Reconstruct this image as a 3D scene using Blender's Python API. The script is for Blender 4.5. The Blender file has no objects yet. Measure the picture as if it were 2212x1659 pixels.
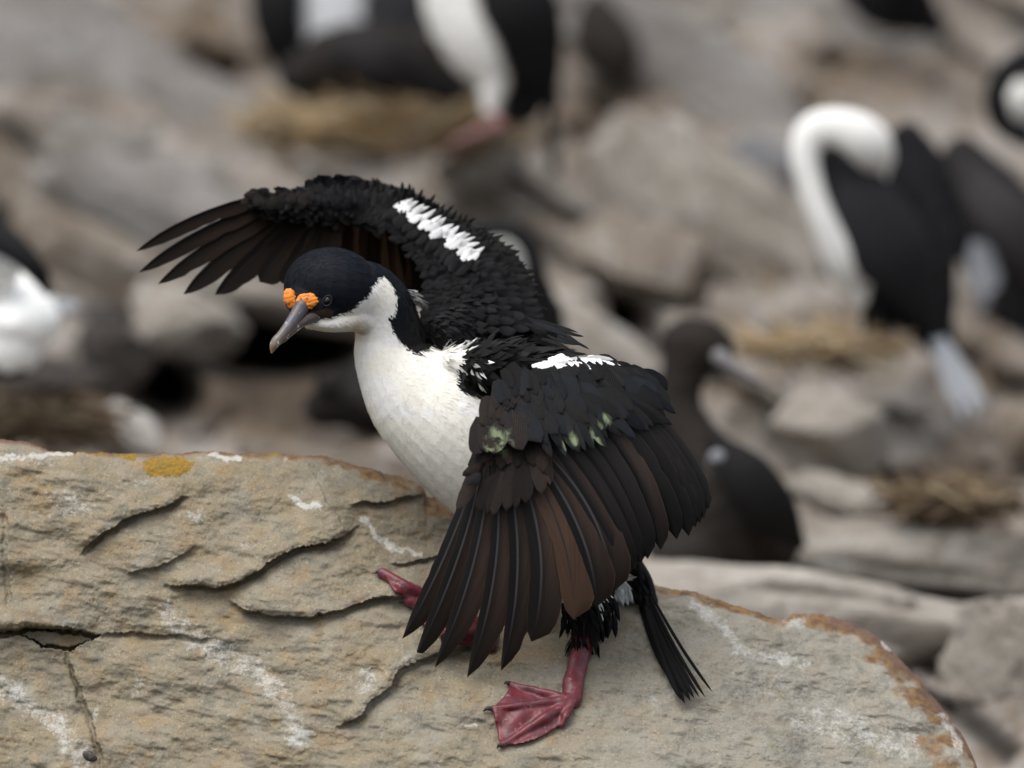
import bpy, bmesh, math, random
import numpy as np
from mathutils import Vector, Matrix

rng = np.random.default_rng(7)
random.seed(7)
C = bpy.context.scene
COL = C.collection

# ------------------------------------------------------------------ camera, world, sun, exposure
D0 = 6.0                       # metres from the lens to the bird
PX = 0.0005                    # metres per photo unit (frame is 2212 x 1659 units) at the bird
cam_d = bpy.data.cameras.new("camera")
cam = bpy.data.objects.new("camera", cam_d)
COL.objects.link(cam)
cam.location = (0, -D0, 0)
cam.rotation_euler = (math.radians(90), 0, 0)
cam_d.sensor_width = 36
cam_d.lens = 36 * D0 / (2212 * PX)
cam_d.clip_start = 0.1
cam_d.clip_end = 200
cam_d.dof.use_dof = True
cam_d.dof.focus_distance = D0 - 0.075
cam_d.dof.aperture_fstop = cam_d.lens / 102.0
C.camera = cam

SUN_EL, SUN_AZ = 62, -145       # soft high light from the left
world = bpy.data.worlds.new("World")
C.world = world
world.use_nodes = True
wn = world.node_tree
wn.nodes.clear()
sky = wn.nodes.new("ShaderNodeTexSky")
sky.sky_type = 'NISHITA'
sky.sun_disc = False
sky.sun_elevation = math.radians(SUN_EL)
sky.sun_rotation = math.radians(SUN_AZ)
sky.dust_density = 3.0
hsv = wn.nodes.new("ShaderNodeHueSaturation")
hsv.inputs["Saturation"].default_value = 0.30
bg = wn.nodes.new("ShaderNodeBackground")
bg.inputs["Strength"].default_value = 0.15
wo = wn.nodes.new("ShaderNodeOutputWorld")
wn.links.new(sky.outputs[0], hsv.inputs["Color"])
wn.links.new(hsv.outputs[0], bg.inputs["Color"])
wn.links.new(bg.outputs[0], wo.inputs["Surface"])

sun_d = bpy.data.lights.new("sun", 'SUN')
sun = bpy.data.objects.new("sun", sun_d)
COL.objects.link(sun)
sun_d.energy = 1.5
sun_d.angle = math.radians(50)
sun_d.color = (1.0, 0.97, 0.93)
_e, _a = math.radians(SUN_EL), math.radians(SUN_AZ)
_to = Vector((math.sin(_a) * math.cos(_e), math.cos(_a) * math.cos(_e), math.sin(_e)))
sun.rotation_euler = _to.to_track_quat('Z', 'Y').to_euler()

C.view_settings.view_transform = 'Standard'
C.view_settings.look = 'None'
C.view_settings.exposure = 0.58
C.view_settings.gamma = 1.0
C.cycles.use_denoising = True
C.cycles.max_bounces = 6

# ------------------------------------------------------------------ helpers
def W(u, v, y):
    """photo units + real depth (m, + = away) -> world"""
    u = np.asarray(u, float); v = np.asarray(v, float); y = np.asarray(y, float)
    s = (D0 + y) / D0 * PX
    return np.stack(np.broadcast_arrays((u - 1106) * s, y, (829.5 - v) * s), -1)

def UV(p):
    p = np.asarray(p)
    s = (D0 + p[..., 1]) / D0 * PX
    return p[..., 0] / s + 1106, 829.5 - p[..., 2] / s

def _h(ix, iy, iz):
    n = (ix * 374761393 + iy * 668265263 + iz * 1274126177) & 0xFFFFFFFF
    n = ((n ^ (n >> 13)) * 1103515245) & 0xFFFFFFFF
    n = ((n ^ (n >> 15)) * 2246822519) & 0xFFFFFFFF
    return ((n >> 8) & 0xFFFF) / 65535.0

def vnoise(x, y, z=0.0):
    x, y, z = np.broadcast_arrays(np.asarray(x, float), np.asarray(y, float), np.asarray(z, float))
    ix = np.floor(x).astype(np.int64); iy = np.floor(y).astype(np.int64); iz = np.floor(z).astype(np.int64)
    fx, fy, fz = x - ix, y - iy, z - iz
    fx = fx * fx * fx * (fx * (fx * 6 - 15) + 10); fy = fy * fy * fy * (fy * (fy * 6 - 15) + 10); fz = fz * fz * (3 - 2 * fz)
    def L(a, b, t): return a + (b - a) * t
    r = []
    for k in ((0,) if not fz.any() else (0, 1)):
        a = L(_h(ix, iy, iz + k), _h(ix + 1, iy, iz + k), fx)
        b = L(_h(ix, iy + 1, iz + k), _h(ix + 1, iy + 1, iz + k), fx)
        r.append(L(a, b, fy))
    return (r[0] if len(r) == 1 else L(r[0], r[1], fz)) * 2 - 1

def fbm(x, y, z=0.0, oct=4, lac=2.03, gain=0.5):
    a, s, t = 1.0, 0.0, 0.0
    x = np.asarray(x, float); y = np.asarray(y, float); z = np.asarray(z, float)
    for i in range(oct):
        s = s + a * vnoise(x + 17.3 * i, y + 9.1 * i, z); t += a
        x, y, z = x * lac, y * lac, z * lac
        a *= gain
    return s / t

def sstep(a, b, x):
    t = np.clip((np.asarray(x, float) - a) / (b - a), 0, 1)
    return t * t * (3 - 2 * t)

def inpoly(u, v, poly):
    u = np.asarray(u); v = np.asarray(v)
    r = np.zeros(u.shape, bool)
    n = len(poly)
    for i in range(n):
        x1, y1 = poly[i]; x2, y2 = poly[(i + 1) % n]
        c = ((y1 > v) != (y2 > v)) & (u < (x2 - x1) * (v - y1) / ((y2 - y1) or 1e-9) + x1)
        r ^= c
    return r

def polydist(u, v, pts):
    """distance, signed side (negative = left of travel, i.e. above for left->right), arc parameter"""
    best = np.full(u.shape, 1e9); sd = np.ones(u.shape); sp = np.zeros(u.shape)
    seg = [math.hypot(pts[i + 1][0] - pts[i][0], pts[i + 1][1] - pts[i][1]) for i in range(len(pts) - 1)]
    tot = sum(seg); acc = 0
    for i in range(len(pts) - 1):
        (x0, y0), (x1, y1) = pts[i], pts[i + 1]
        dx, dy = x1 - x0, y1 - y0
        t = np.clip(((u - x0) * dx + (v - y0) * dy) / (seg[i] ** 2), 0, 1)
        d = np.hypot(u - x0 - t * dx, v - y0 - t * dy)
        c = dx * (v - y0) - dy * (u - x0)
        m = d < best
        best = np.where(m, d, best); sd = np.where(m, np.sign(c), sd)
        sp = np.where(m, (acc + t * seg[i]) / tot, sp)
        acc += seg[i]
    return best, sd, sp

def new_mesh(name, V, F, mat=None, parent=None, smooth=True, cols=None, attrs=None, uvs=None, normals=None, inv=None):
    """V (n,3); F list of tuples or (m,k) int array"""
    V = np.asarray(V, np.float32)
    me = bpy.data.meshes.new(name)
    if isinstance(F, np.ndarray):
        m, k = F.shape
        me.vertices.add(len(V)); me.vertices.foreach_set("co", V.ravel())
        me.loops.add(m * k); me.loops.foreach_set("vertex_index", F.astype(np.int32).ravel())
        me.polygons.add(m)
        me.polygons.foreach_set("loop_start", np.arange(0, m * k, k, dtype=np.int32))
        me.update(calc_edges=True)
    else:
        me.from_pydata(V.tolist(), [], F)
        me.update()
    me.validate()
    if smooth:
        me.polygons.foreach_set("use_smooth", np.ones(len(me.polygons), bool))
    if cols is not None:
        a = me.attributes.new("Col", 'FLOAT_COLOR', 'POINT')
        c = np.ones((len(V), 4), np.float32); c[:, :3] = cols
        a.data.foreach_set("color", c.ravel())
    for k, arr in (attrs or {}).items():
        a = me.attributes.new(k, 'FLOAT', 'POINT')
        a.data.foreach_set("value", np.asarray(arr, np.float32))
    if uvs is not None:                      # per-vertex uv
        ul = me.uv_layers.new(name="UVMap")
        li = np.empty(len(me.loops), np.int32); me.loops.foreach_get("vertex_index", li)
        ul.data.foreach_set("uv", np.asarray(uvs, np.float32)[li].ravel())
    if normals is not None:
        me.normals_split_custom_set_from_vertices(np.asarray(normals, np.float32).tolist())
    o = bpy.data.objects.new(name, me)
    if mat: me.materials.append(mat)
    COL.objects.link(o)
    if parent is not None:
        o.parent = parent
        if parent.parent is None and parent.type == 'EMPTY':
            o.matrix_parent_inverse = Matrix.Translation(-Vector(parent.location))
    return o

def empty(name, loc, label, cat, group=None):
    o = bpy.data.objects.new(name, None)
    o.empty_display_size = 0.05
    o.location = loc
    COL.objects.link(o)
    o['label'] = label; o['category'] = cat
    if group: o['group'] = group
    return o

def tag(o, label=None, cat=None, group=None, kind=None):
    if label: o['label'] = label
    if cat: o['category'] = cat
    if group: o['group'] = group
    if kind: o['kind'] = kind
    return o

class Geo:
    """collects verts / faces"""
    def __init__(s): s.V = []; s.F = []; s.n = 0; s.U = []; s.Cc = []; s.N = []
    def add(s, V, F, uv=None, col=None, nrm=None):
        V = np.asarray(V, float)
        s.V.append(V); s.F += [tuple(i + s.n for i in f) for f in F]
        s.n += len(V)
        if uv is not None: s.U.append(np.asarray(uv, float))
        if col is not None: s.Cc.append(np.broadcast_to(np.asarray(col, float), (len(V), 3)))
        if nrm is not None: s.N.append(np.asarray(nrm, float))
    def build(s, name, mat, parent=None, smooth=True, attrs=None):
        return new_mesh(name, np.concatenate(s.V), s.F, mat, parent, smooth,
                        cols=np.concatenate(s.Cc) if s.Cc else None,
                        uvs=np.concatenate(s.U) if s.U else None, attrs=attrs,
                        normals=np.concatenate(s.N) if s.N else None)

def lerp_path(pts, n):
    """Catmull-Rom resample of rows of numbers"""
    P = np.asarray(pts, float)
    m = len(P)
    if m == 2:
        t = np.linspace(0, 1, n)[:, None]
        return P[0] * (1 - t) + P[1] * t
    Q = np.vstack([2 * P[0] - P[1], P, 2 * P[-1] - P[-2]])
    ts = np.linspace(0, m - 1 - 1e-6, n)
    out = []
    for t in ts:
        i = int(t); f = t - i
        p0, p1, p2, p3 = Q[i], Q[i + 1], Q[i + 2], Q[i + 3]
        out.append(0.5 * ((2 * p1) + (-p0 + p2) * f + (2 * p0 - 5 * p1 + 4 * p2 - p3) * f * f + (-p0 + 3 * p1 - 3 * p2 + p3) * f ** 3))
    return np.array(out)

def tube(pts, n=24, seg=18):
    """pts rows (u, v, y, r_in_plane[px], r_depth[px]); closed loft with rounded caps"""
    P = lerp_path(pts, n)
    uv = P[:, :2]
    T = np.gradient(uv, axis=0)
    T /= np.maximum(np.linalg.norm(T, axis=1, keepdims=True), 1e-6)
    N = np.stack([-T[:, 1], T[:, 0]], 1)
    rows = []
    capn = 4
    def ring(c, y, nrm, ra, rd):
        th = np.linspace(0, 2 * np.pi, seg, endpoint=False)
        u = c[0] + nrm[0] * ra * np.cos(th); v = c[1] + nrm[1] * ra * np.cos(th)
        yy = y + rd * PX * np.sin(th)
        return W(u, v, yy)
    for k in range(capn):
        a = (k + 0.35) / capn * np.pi / 2
        f = math.sin(a); off = math.cos(a)
        rows.append(ring(uv[0] - T[0] * P[0, 3] * off, P[0, 2], N[0], max(P[0, 3], .5) * f, max(P[0, 4], .5) * f))
    for i in range(n):
        rows.append(ring(uv[i], P[i, 2], N[i], max(P[i, 3], .5), max(P[i, 4], .5)))
    for k in range(capn - 1, -1, -1):
        a = (k + 0.35) / capn * np.pi / 2
        f = math.sin(a); off = math.cos(a)
        rows.append(ring(uv[-1] + T[-1] * P[-1, 3] * off, P[-1, 2], N[-1], max(P[-1, 3], .5) * f, max(P[-1, 4], .5) * f))
    V = np.concatenate(rows)
    R = len(rows)
    F = []
    for i in range(R - 1):
        for j in range(seg):
            k = (j + 1) % seg
            F.append((i * seg + j, i * seg + k, (i + 1) * seg + k, (i + 1) * seg + j))
    F.append(tuple(range(seg)))
    F.append(tuple(reversed(range((R - 1) * seg, R * seg))))
    return V, F

def ball(u, v, y, ru, rv, rd, rot=0.0, seg=20, rings=14):
    """ellipsoid, radii in photo units"""
    V = []; F = []
    ca, sa = math.cos(rot), math.sin(rot)
    for i in range(rings + 1):
        ph = math.pi * (i + (0.15 if i == 0 else -0.15 if i == rings else 0)) / rings
        for j in range(seg):
            th = 2 * math.pi * j / seg
            a, b, d = ru * math.sin(ph) * math.cos(th), rv * math.cos(ph), rd * math.sin(ph) * math.sin(th)
            V.append((u + a * ca - b * sa, v + a * sa + b * ca, y + d * PX))
    for i in range(rings):
        for j in range(seg):
            k = (j + 1) % seg
            F.append((i * seg + j, i * seg + k, (i + 1) * seg + k, (i + 1) * seg + j))
    F.append(tuple(range(seg))); F.append(tuple(reversed(range(rings * seg, (rings + 1) * seg))))
    V = np.array(V)
    return W(V[:, 0], V[:, 1], V[:, 2]), F

def remesh(pieces, voxel, smooth_it=4, factor=0.5):
    """union of closed pieces -> one continuous skin; returns V, F(array), N"""
    g = Geo()
    for V, F in pieces: g.add(V, F)
    me = bpy.data.meshes.new("tmp")
    me.from_pydata(np.concatenate(g.V).tolist(), [], g.F)
    bm = bmesh.new(); bm.from_mesh(me)
    bmesh.ops.recalc_face_normals(bm, faces=bm.faces)
    bm.to_mesh(me); bm.free()
    o = bpy.data.objects.new("tmp", me); COL.objects.link(o)
    m = o.modifiers.new("r", 'REMESH'); m.mode = 'VOXEL'; m.voxel_size = voxel; m.use_smooth_shade = True
    s = o.modifiers.new("s", 'SMOOTH'); s.factor = factor; s.iterations = smooth_it
    dg = bpy.context.evaluated_depsgraph_get()
    r = bpy.data.meshes.new_from_object(o.evaluated_get(dg))
    V = np.empty(len(r.vertices) * 3, np.float32); r.vertices.foreach_get("co", V); V = V.reshape(-1, 3)
    N = np.empty(len(r.vertices) * 3, np.float32); r.vertices.foreach_get("normal", N); N = N.reshape(-1, 3)
    L = np.empty(len(r.loops), np.int32); r.loops.foreach_get("vertex_index", L)
    F = L.reshape(-1, 4).copy()
    bpy.data.objects.remove(o); bpy.data.meshes.remove(me); bpy.data.meshes.remove(r)
    return V.astype(float), F, N.astype(float)

# ------------------------------------------------------------------ materials
class NT:
    def __init__(s, name):
        s.m = bpy.data.materials.new(name); s.m.use_nodes = True
        s.t = s.m.node_tree; s.t.nodes.clear()
        s.out = s.t.nodes.new("ShaderNodeOutputMaterial")
        s.b = s.t.nodes.new("ShaderNodeBsdfPrincipled")
        s.t.links.new(s.b.outputs[0], s.out.inputs["Surface"])
    def n(s, typ, **kw):
        x = s.t.nodes.new(typ)
        for k, v in kw.items(): setattr(x, k, v)
        return x
    def put(s, sock, v):
        if hasattr(v, 'is_output') or isinstance(v, bpy.types.NodeSocket): s.t.links.new(v, sock)
        elif v is not None:
            sock.default_value = (*v, 1) if isinstance(v, (tuple, list)) and len(v) == 3 and sock.type == 'RGBA' else v
    def math(s, op, a, b=None, c=None, clamp=False):
        x = s.n("ShaderNodeMath", operation=op, use_clamp=clamp)
        s.put(x.inputs[0], a)
        if b is not None: s.put(x.inputs[1], b)
        if c is not None: s.put(x.inputs[2], c)
        return x.outputs[0]
    def mix(s, f, a, b, blend='MIX'):
        x = s.n("ShaderNodeMix", data_type='RGBA', blend_type=blend)
        s.put(x.inputs[0], f); s.put(x.inputs[6], a); s.put(x.inputs[7], b)
        return x.outputs[2]
    def noise(s, scale, detail=4, rough=0.55, vec=None, dist=0.0):
        x = s.n("ShaderNodeTexNoise")
        x.inputs["Scale"].default_value = scale; x.inputs["Detail"].default_value = detail
        x.inputs["Roughness"].default_value = rough; x.inputs["Distortion"].default_value = dist
        if vec is not None: s.put(x.inputs["Vector"], vec)
        return x.outputs[0]
    def ramp(s, f, a, b):
        x = s.n("ShaderNodeMapRange", interpolation_type='SMOOTHSTEP')
        s.put(x.inputs[0], f); x.inputs[1].default_value = a; x.inputs[2].default_value = b
        return x.outputs[0]
    def attr(s, name, typ='GEOMETRY'):
        x = s.n("ShaderNodeAttribute", attribute_name=name, attribute_type=typ)
        return x
    def pos(s):
        return s.n("ShaderNodeTexCoord").outputs["Object"]
    def bump(s, h, strength, dist=0.001, prev=None):
        x = s.n("ShaderNodeBump")
        x.inputs["Strength"].default_value = strength; x.inputs["Distance"].default_value = dist
        s.put(x.inputs["Height"], h)
        if prev is not None: s.put(x.inputs["Normal"], prev)
        return x.outputs[0]
    def fin(s, col, rough=0.7, spec=0.3, normal=None):
        s.put(s.b.inputs["Base Color"], col); s.put(s.b.inputs["Roughness"], rough)
        s.put(s.b.inputs["Specular IOR Level"], spec)
        if normal is not None: s.put(s.b.inputs["Normal"], normal)
        return s.m

def mat_plumage(name, rough=0.6, spec=0.15, var=0.25, scale=300):
    t = NT(name)
    c = t.attr("Col").outputs["Color"]
    nz = t.noise(scale, 3, vec=t.pos())
    f = t.math('MULTIPLY_ADD', nz, var * 2, 1 - var)
    c2 = t.mix(1.0, c, t.n("ShaderNodeCombineColor").outputs[0], 'MULTIPLY')
    cc = t.t.nodes[-2]
    for i in range(3): t.put(cc.inputs[i], f)
    return t.fin(c2, rough, spec, t.bump(t.noise(scale * 2.5, 2, vec=t.pos()), 0.35, 0.0008))

def mat_feather(name, outer, inner, rachis, edge=None, rough=0.5, spec=0.35, rw=0.03, transl=0.0):
    """UV.x across (0.5 = shaft, <0.5 outer vane), UV.y along"""
    t = NT(name)
    uv = t.n("ShaderNodeUVMap").outputs[0]
    sp = t.n("ShaderNodeSeparateXYZ"); t.put(sp.inputs[0], uv)
    x, y = sp.outputs[0], sp.outputs[1]
    ax = t.math('ABSOLUTE', t.math('SUBTRACT', x, 0.5))
    side = t.ramp(x, 0.46, 0.74)
    rnd = t.n("ShaderNodeObjectInfo").outputs["Random"]
    base = t.mix(side, outer, inner)
    # darker tip, slight streaks along the barbs
    ph = t.math('MULTIPLY_ADD', ax, 1.3, y)
    barb = t.math('SINE', t.math('MULTIPLY', t.math('ADD', ph, t.math('MULTIPLY', rnd, 7.0)), 260.0))
    cv = t.n("ShaderNodeCombineXYZ"); t.put(cv.inputs[0], t.math('MULTIPLY', ph, 30.0)); t.put(cv.inputs[1], t.math('MULTIPLY', x, 3.0)); t.put(cv.inputs[2], t.math('MULTIPLY', rnd, 50.0))
    st = t.noise(1.0, 4, 0.65, cv.outputs[0])
    k = t.math('MULTIPLY_ADD', st, 1.9, 0.05)
    k = t.math('MULTIPLY_ADD', barb, 0.07, k)
    k = t.math('MULTIPLY', k, t.math('MULTIPLY_ADD', rnd, .7, .65))
    kk = t.n("ShaderNodeCombineColor")
    for i in range(3): t.put(kk.inputs[i], k)
    base = t.mix(1.0, base, kk.outputs[0], 'MULTIPLY')
    tip = t.ramp(y, 0.45, 0.98)
    base = t.mix(t.math('MULTIPLY', tip, 0.8), base, outer)
    if edge is not None:
        base = t.mix(t.math('MULTIPLY', t.ramp(ax, 0.46, 0.5), 0.55), base, edge)
    rf = t.math('MULTIPLY', t.math('LESS_THAN', ax, rw), t.ramp(t.math('SUBTRACT', 1.0, y), 0.02, 0.45))
    base = t.mix(rf, base, rachis)
    m = t.fin(base, rough, spec, t.bump(barb, 0.25, 0.0006))
    if transl:
        tr = t.n("ShaderNodeBsdfTranslucent"); t.put(tr.inputs[0], base)
        ad = t.n("ShaderNodeMixShader"); ad.inputs[0].default_value = transl
        t.t.links.new(t.b.outputs[0], ad.inputs[1]); t.t.links.new(tr.outputs[0], ad.inputs[2])
        t.t.links.new(ad.outputs[0], t.out.inputs["Surface"])
    return m

def mat_covert(name, rough=0.55, spec=0.10, nv=0.9):
    t = NT(name)
    c = t.attr("Col").outputs["Color"]
    uv = t.n("ShaderNodeUVMap").outputs[0]
    sp = t.n("ShaderNodeSeparateXYZ"); t.put(sp.inputs[0], uv)
    x, y = sp.outputs[0], sp.outputs[1]
    ax = t.math('ABSOLUTE', t.math('SUBTRACT', x, 0.5))
    ph = t.math('MULTIPLY_ADD', ax, 0.9, y)
    barb = t.math('SINE', t.math('MULTIPLY', ph, 75.0))
    nz = t.noise(220, 3, vec=t.pos())
    k = t.math('MULTIPLY_ADD', nz, nv, 1 - nv / 2)
    k = t.math('MULTIPLY_ADD', barb, 0.08, k)
    kk = t.n("ShaderNodeCombineColor")
    for i in range(3): t.put(kk.inputs[i], k)
    c = t.mix(1.0, c, kk.outputs[0], 'MULTIPLY')
    st = t.math('MULTIPLY', t.attr("stain").outputs["Fac"], t.ramp(t.noise(75, 4, 0.6, t.pos()), 0.42, 0.54))
    c = t.mix(st, c, (0.20, 0.245, 0.14))
    return t.fin(c, rough, spec, t.bump(barb, 0.3, 0.0006))
# ------------------------------------------------------------------ the sandstone boulder the bird stands on
TOP = np.array([(-700, 935), (-300, 955), (-80, 945), (0, 950), (50, 954), (88, 966), (105, 975), (210, 979), (300, 981), (430, 976), (640, 981),
    (700, 986), (760, 1001), (830, 1021), (900, 1041), (914, 1052), (922, 1074), (960, 1079), (990, 1089), (1060, 1112), (1200, 1175),
    (1330, 1240), (1410, 1266), (1440, 1270), (1500, 1277), (1560, 1299), (1600, 1311), (1640, 1324), (1672, 1338), (1692, 1340),
    (1715, 1327), (1780, 1326), (1830, 1341), (1890, 1372), (1950, 1430), (1988, 1466), (2002, 1492), (2050, 1546), (2080, 1592),
    (2105, 1640), (2122, 1700), (2150, 1780), (2200, 1930)], float)
def top_v(u): return np.interp(u, TOP[:, 0], TOP[:, 1])

LEDGES = [  # points, H (m), reach above (px), groove (m)
    ([(161, 1204), (195, 1172), (219, 1150), (290, 1114), (357, 1092), (393, 1076), (420, 1073)], .0085, 70, .006),
    ([(262, 1240), (305, 1232), (339, 1226), (380, 1205), (430, 1175)], .005, 45, .001),
    ([(340, 1262), (375, 1263), (424, 1260), (473, 1267), (527, 1254), (580, 1217), (634, 1190), (697, 1172), (750, 1155), (785, 1125)], .0125, 70, .007),
    ([(470, 1280), (500, 1302), (522, 1316), (580, 1329), (670, 1331), (737, 1318), (804, 1297), (850, 1288), (930, 1280)], .011, 60, .004),
    ([(-150, 1345), (0, 1358), (60, 1356), (120, 1355), (192, 1365), (222, 1372)], .009, 60, .004),
    ([(147, 1400), (161, 1458), (179, 1503), (196, 1543), (210, 1597), (232, 1680)], .006, 60, .006),
    ([(205, 1368), (326, 1367), (379, 1369), (433, 1379), (480, 1374)], .003, 50, .004),
    ([(705, 1578), (735, 1568), (777, 1548), (804, 1516), (844, 1485), (857, 1452), (915, 1422), (1000, 1395), (1080, 1390)], .009, 60, .0035),
    ([(745, 1090), (800, 1082), (826, 1080), (902, 1076), (930, 1070)], .008, 28, .0035),
    ([(18, 1090), (18, 1141), (17, 1222), (23, 1297), (30, 1330)], .004, 40, .003),
    ([(830, 1215), (880, 1213), (930, 1200), (1000, 1205)], .004, 40, .003),
]
def rock_y(u, v, fine=True):
    u = np.asarray(u, float); v = np.asarray(v, float)
    T = top_v(u)
    k = 0.42 + 0.42 * sstep(650, 1150, u)                      # steepness: less steep under the bird
    y = -0.135 + (1659 - v) * PX * k + 0.10 * sstep(1350, 2100, u)
    y = y + 0.020 * np.sin(u / 260.0 + 1.0) * np.sin(v / 210.0 + .5) * sstep(1500, 800, u)
    e = np.maximum(v - T, 0)
    y = y + 0.022 * np.exp(-e / 26.0) + 0.012 * np.exp(-e / 80.0)
    if not fine: return y
    wu = u + 7 * fbm(u / 28, v / 28, 3.1, 3); wv = v + 6 * fbm(u / 28, v / 28, 8.7, 3) + 5 * fbm(u / 90, v / 60, 1.7, 2)
    wv = wv + 3.2 * fbm(u / 8, v / 8, 2.4, 3); wu = wu + 2.5 * fbm(u / 8, v / 8, 7.4, 3)
    for pts, H, R, G in LEDGES:
        us = [p[0] for p in pts]; vs = [p[1] for p in pts]
        m = (u > min(us) - 170) & (u < max(us) + 170) & (v > min(vs) - 230) & (v < max(vs) + 80)
        if not m.any(): continue
        d, sd, sp = polydist(wu[m], wv[m], pts)
        tp = sstep(0, .18, sp) * sstep(1, .82, sp)
        ab = sd < 0
        h = np.where(ab, np.exp(-d / (.8 * R)) * (1 - .4 * np.exp(-(d / 9.0) ** 2)), .6 * np.exp(-(d / 3.5) ** 1.3)) * 1.7 * H * tp
        h = h - np.where(ab, 0, G * tp * np.exp(-((d - 6) / 5.0) ** 2))
        h = h - np.where(ab, 0, .55 * H * tp * np.exp(-d / 34.0))
        y[m] -= h
    # the hollow under the ledge at the left
    hol = inpoly(wu, wv, [(-160, 1362), (0, 1364), (60, 1362), (150, 1362), (216, 1373), (196, 1384), (150, 1408), (90, 1400), (40, 1372), (0, 1378), (-160, 1392)])
    slab = inpoly(wu, wv, [(44, 1374), (92, 1366), (180, 1374), (200, 1381), (150, 1402), (92, 1394)])
    y = y + np.where(hol, 0.034, 0) - np.where(slab, 0.022, 0)
    # layered, pitted surface
    y = y - 0.015 * fbm(u / 150, v / 85, 5.0, 4)
    st = fbm(u / 70 + v / 260, v / 16 - u / 75, 2.0, 3)
    y = y - 0.0023 * st
    y = y - 0.0011 * fbm(u / 13, v / 10, 9.0, 4, 2.1, 0.6)
    y = y + 0.0016 * np.maximum(0, vnoise(u / 5.5, v / 5.0, 4.0) - .45)
    return y

def soft_spots(u, v, items):
    m = np.zeros(u.shape)
    for it in items:
        pts, w, s = it
        if len(pts) == 1:
            (cu, cv), (ru, rv) = pts[0], w
            d = np.hypot((u - cu) / ru, (v - cv) / rv)
            m = np.maximum(m, s * sstep(1.25, .35, d))
        else:
            d, _, sp = polydist(u, v, pts)
            m = np.maximum(m, s * sstep(w * 1.25, w * .3, d) * sstep(0, .06, sp) * sstep(1, .94, sp))
    return m

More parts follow.
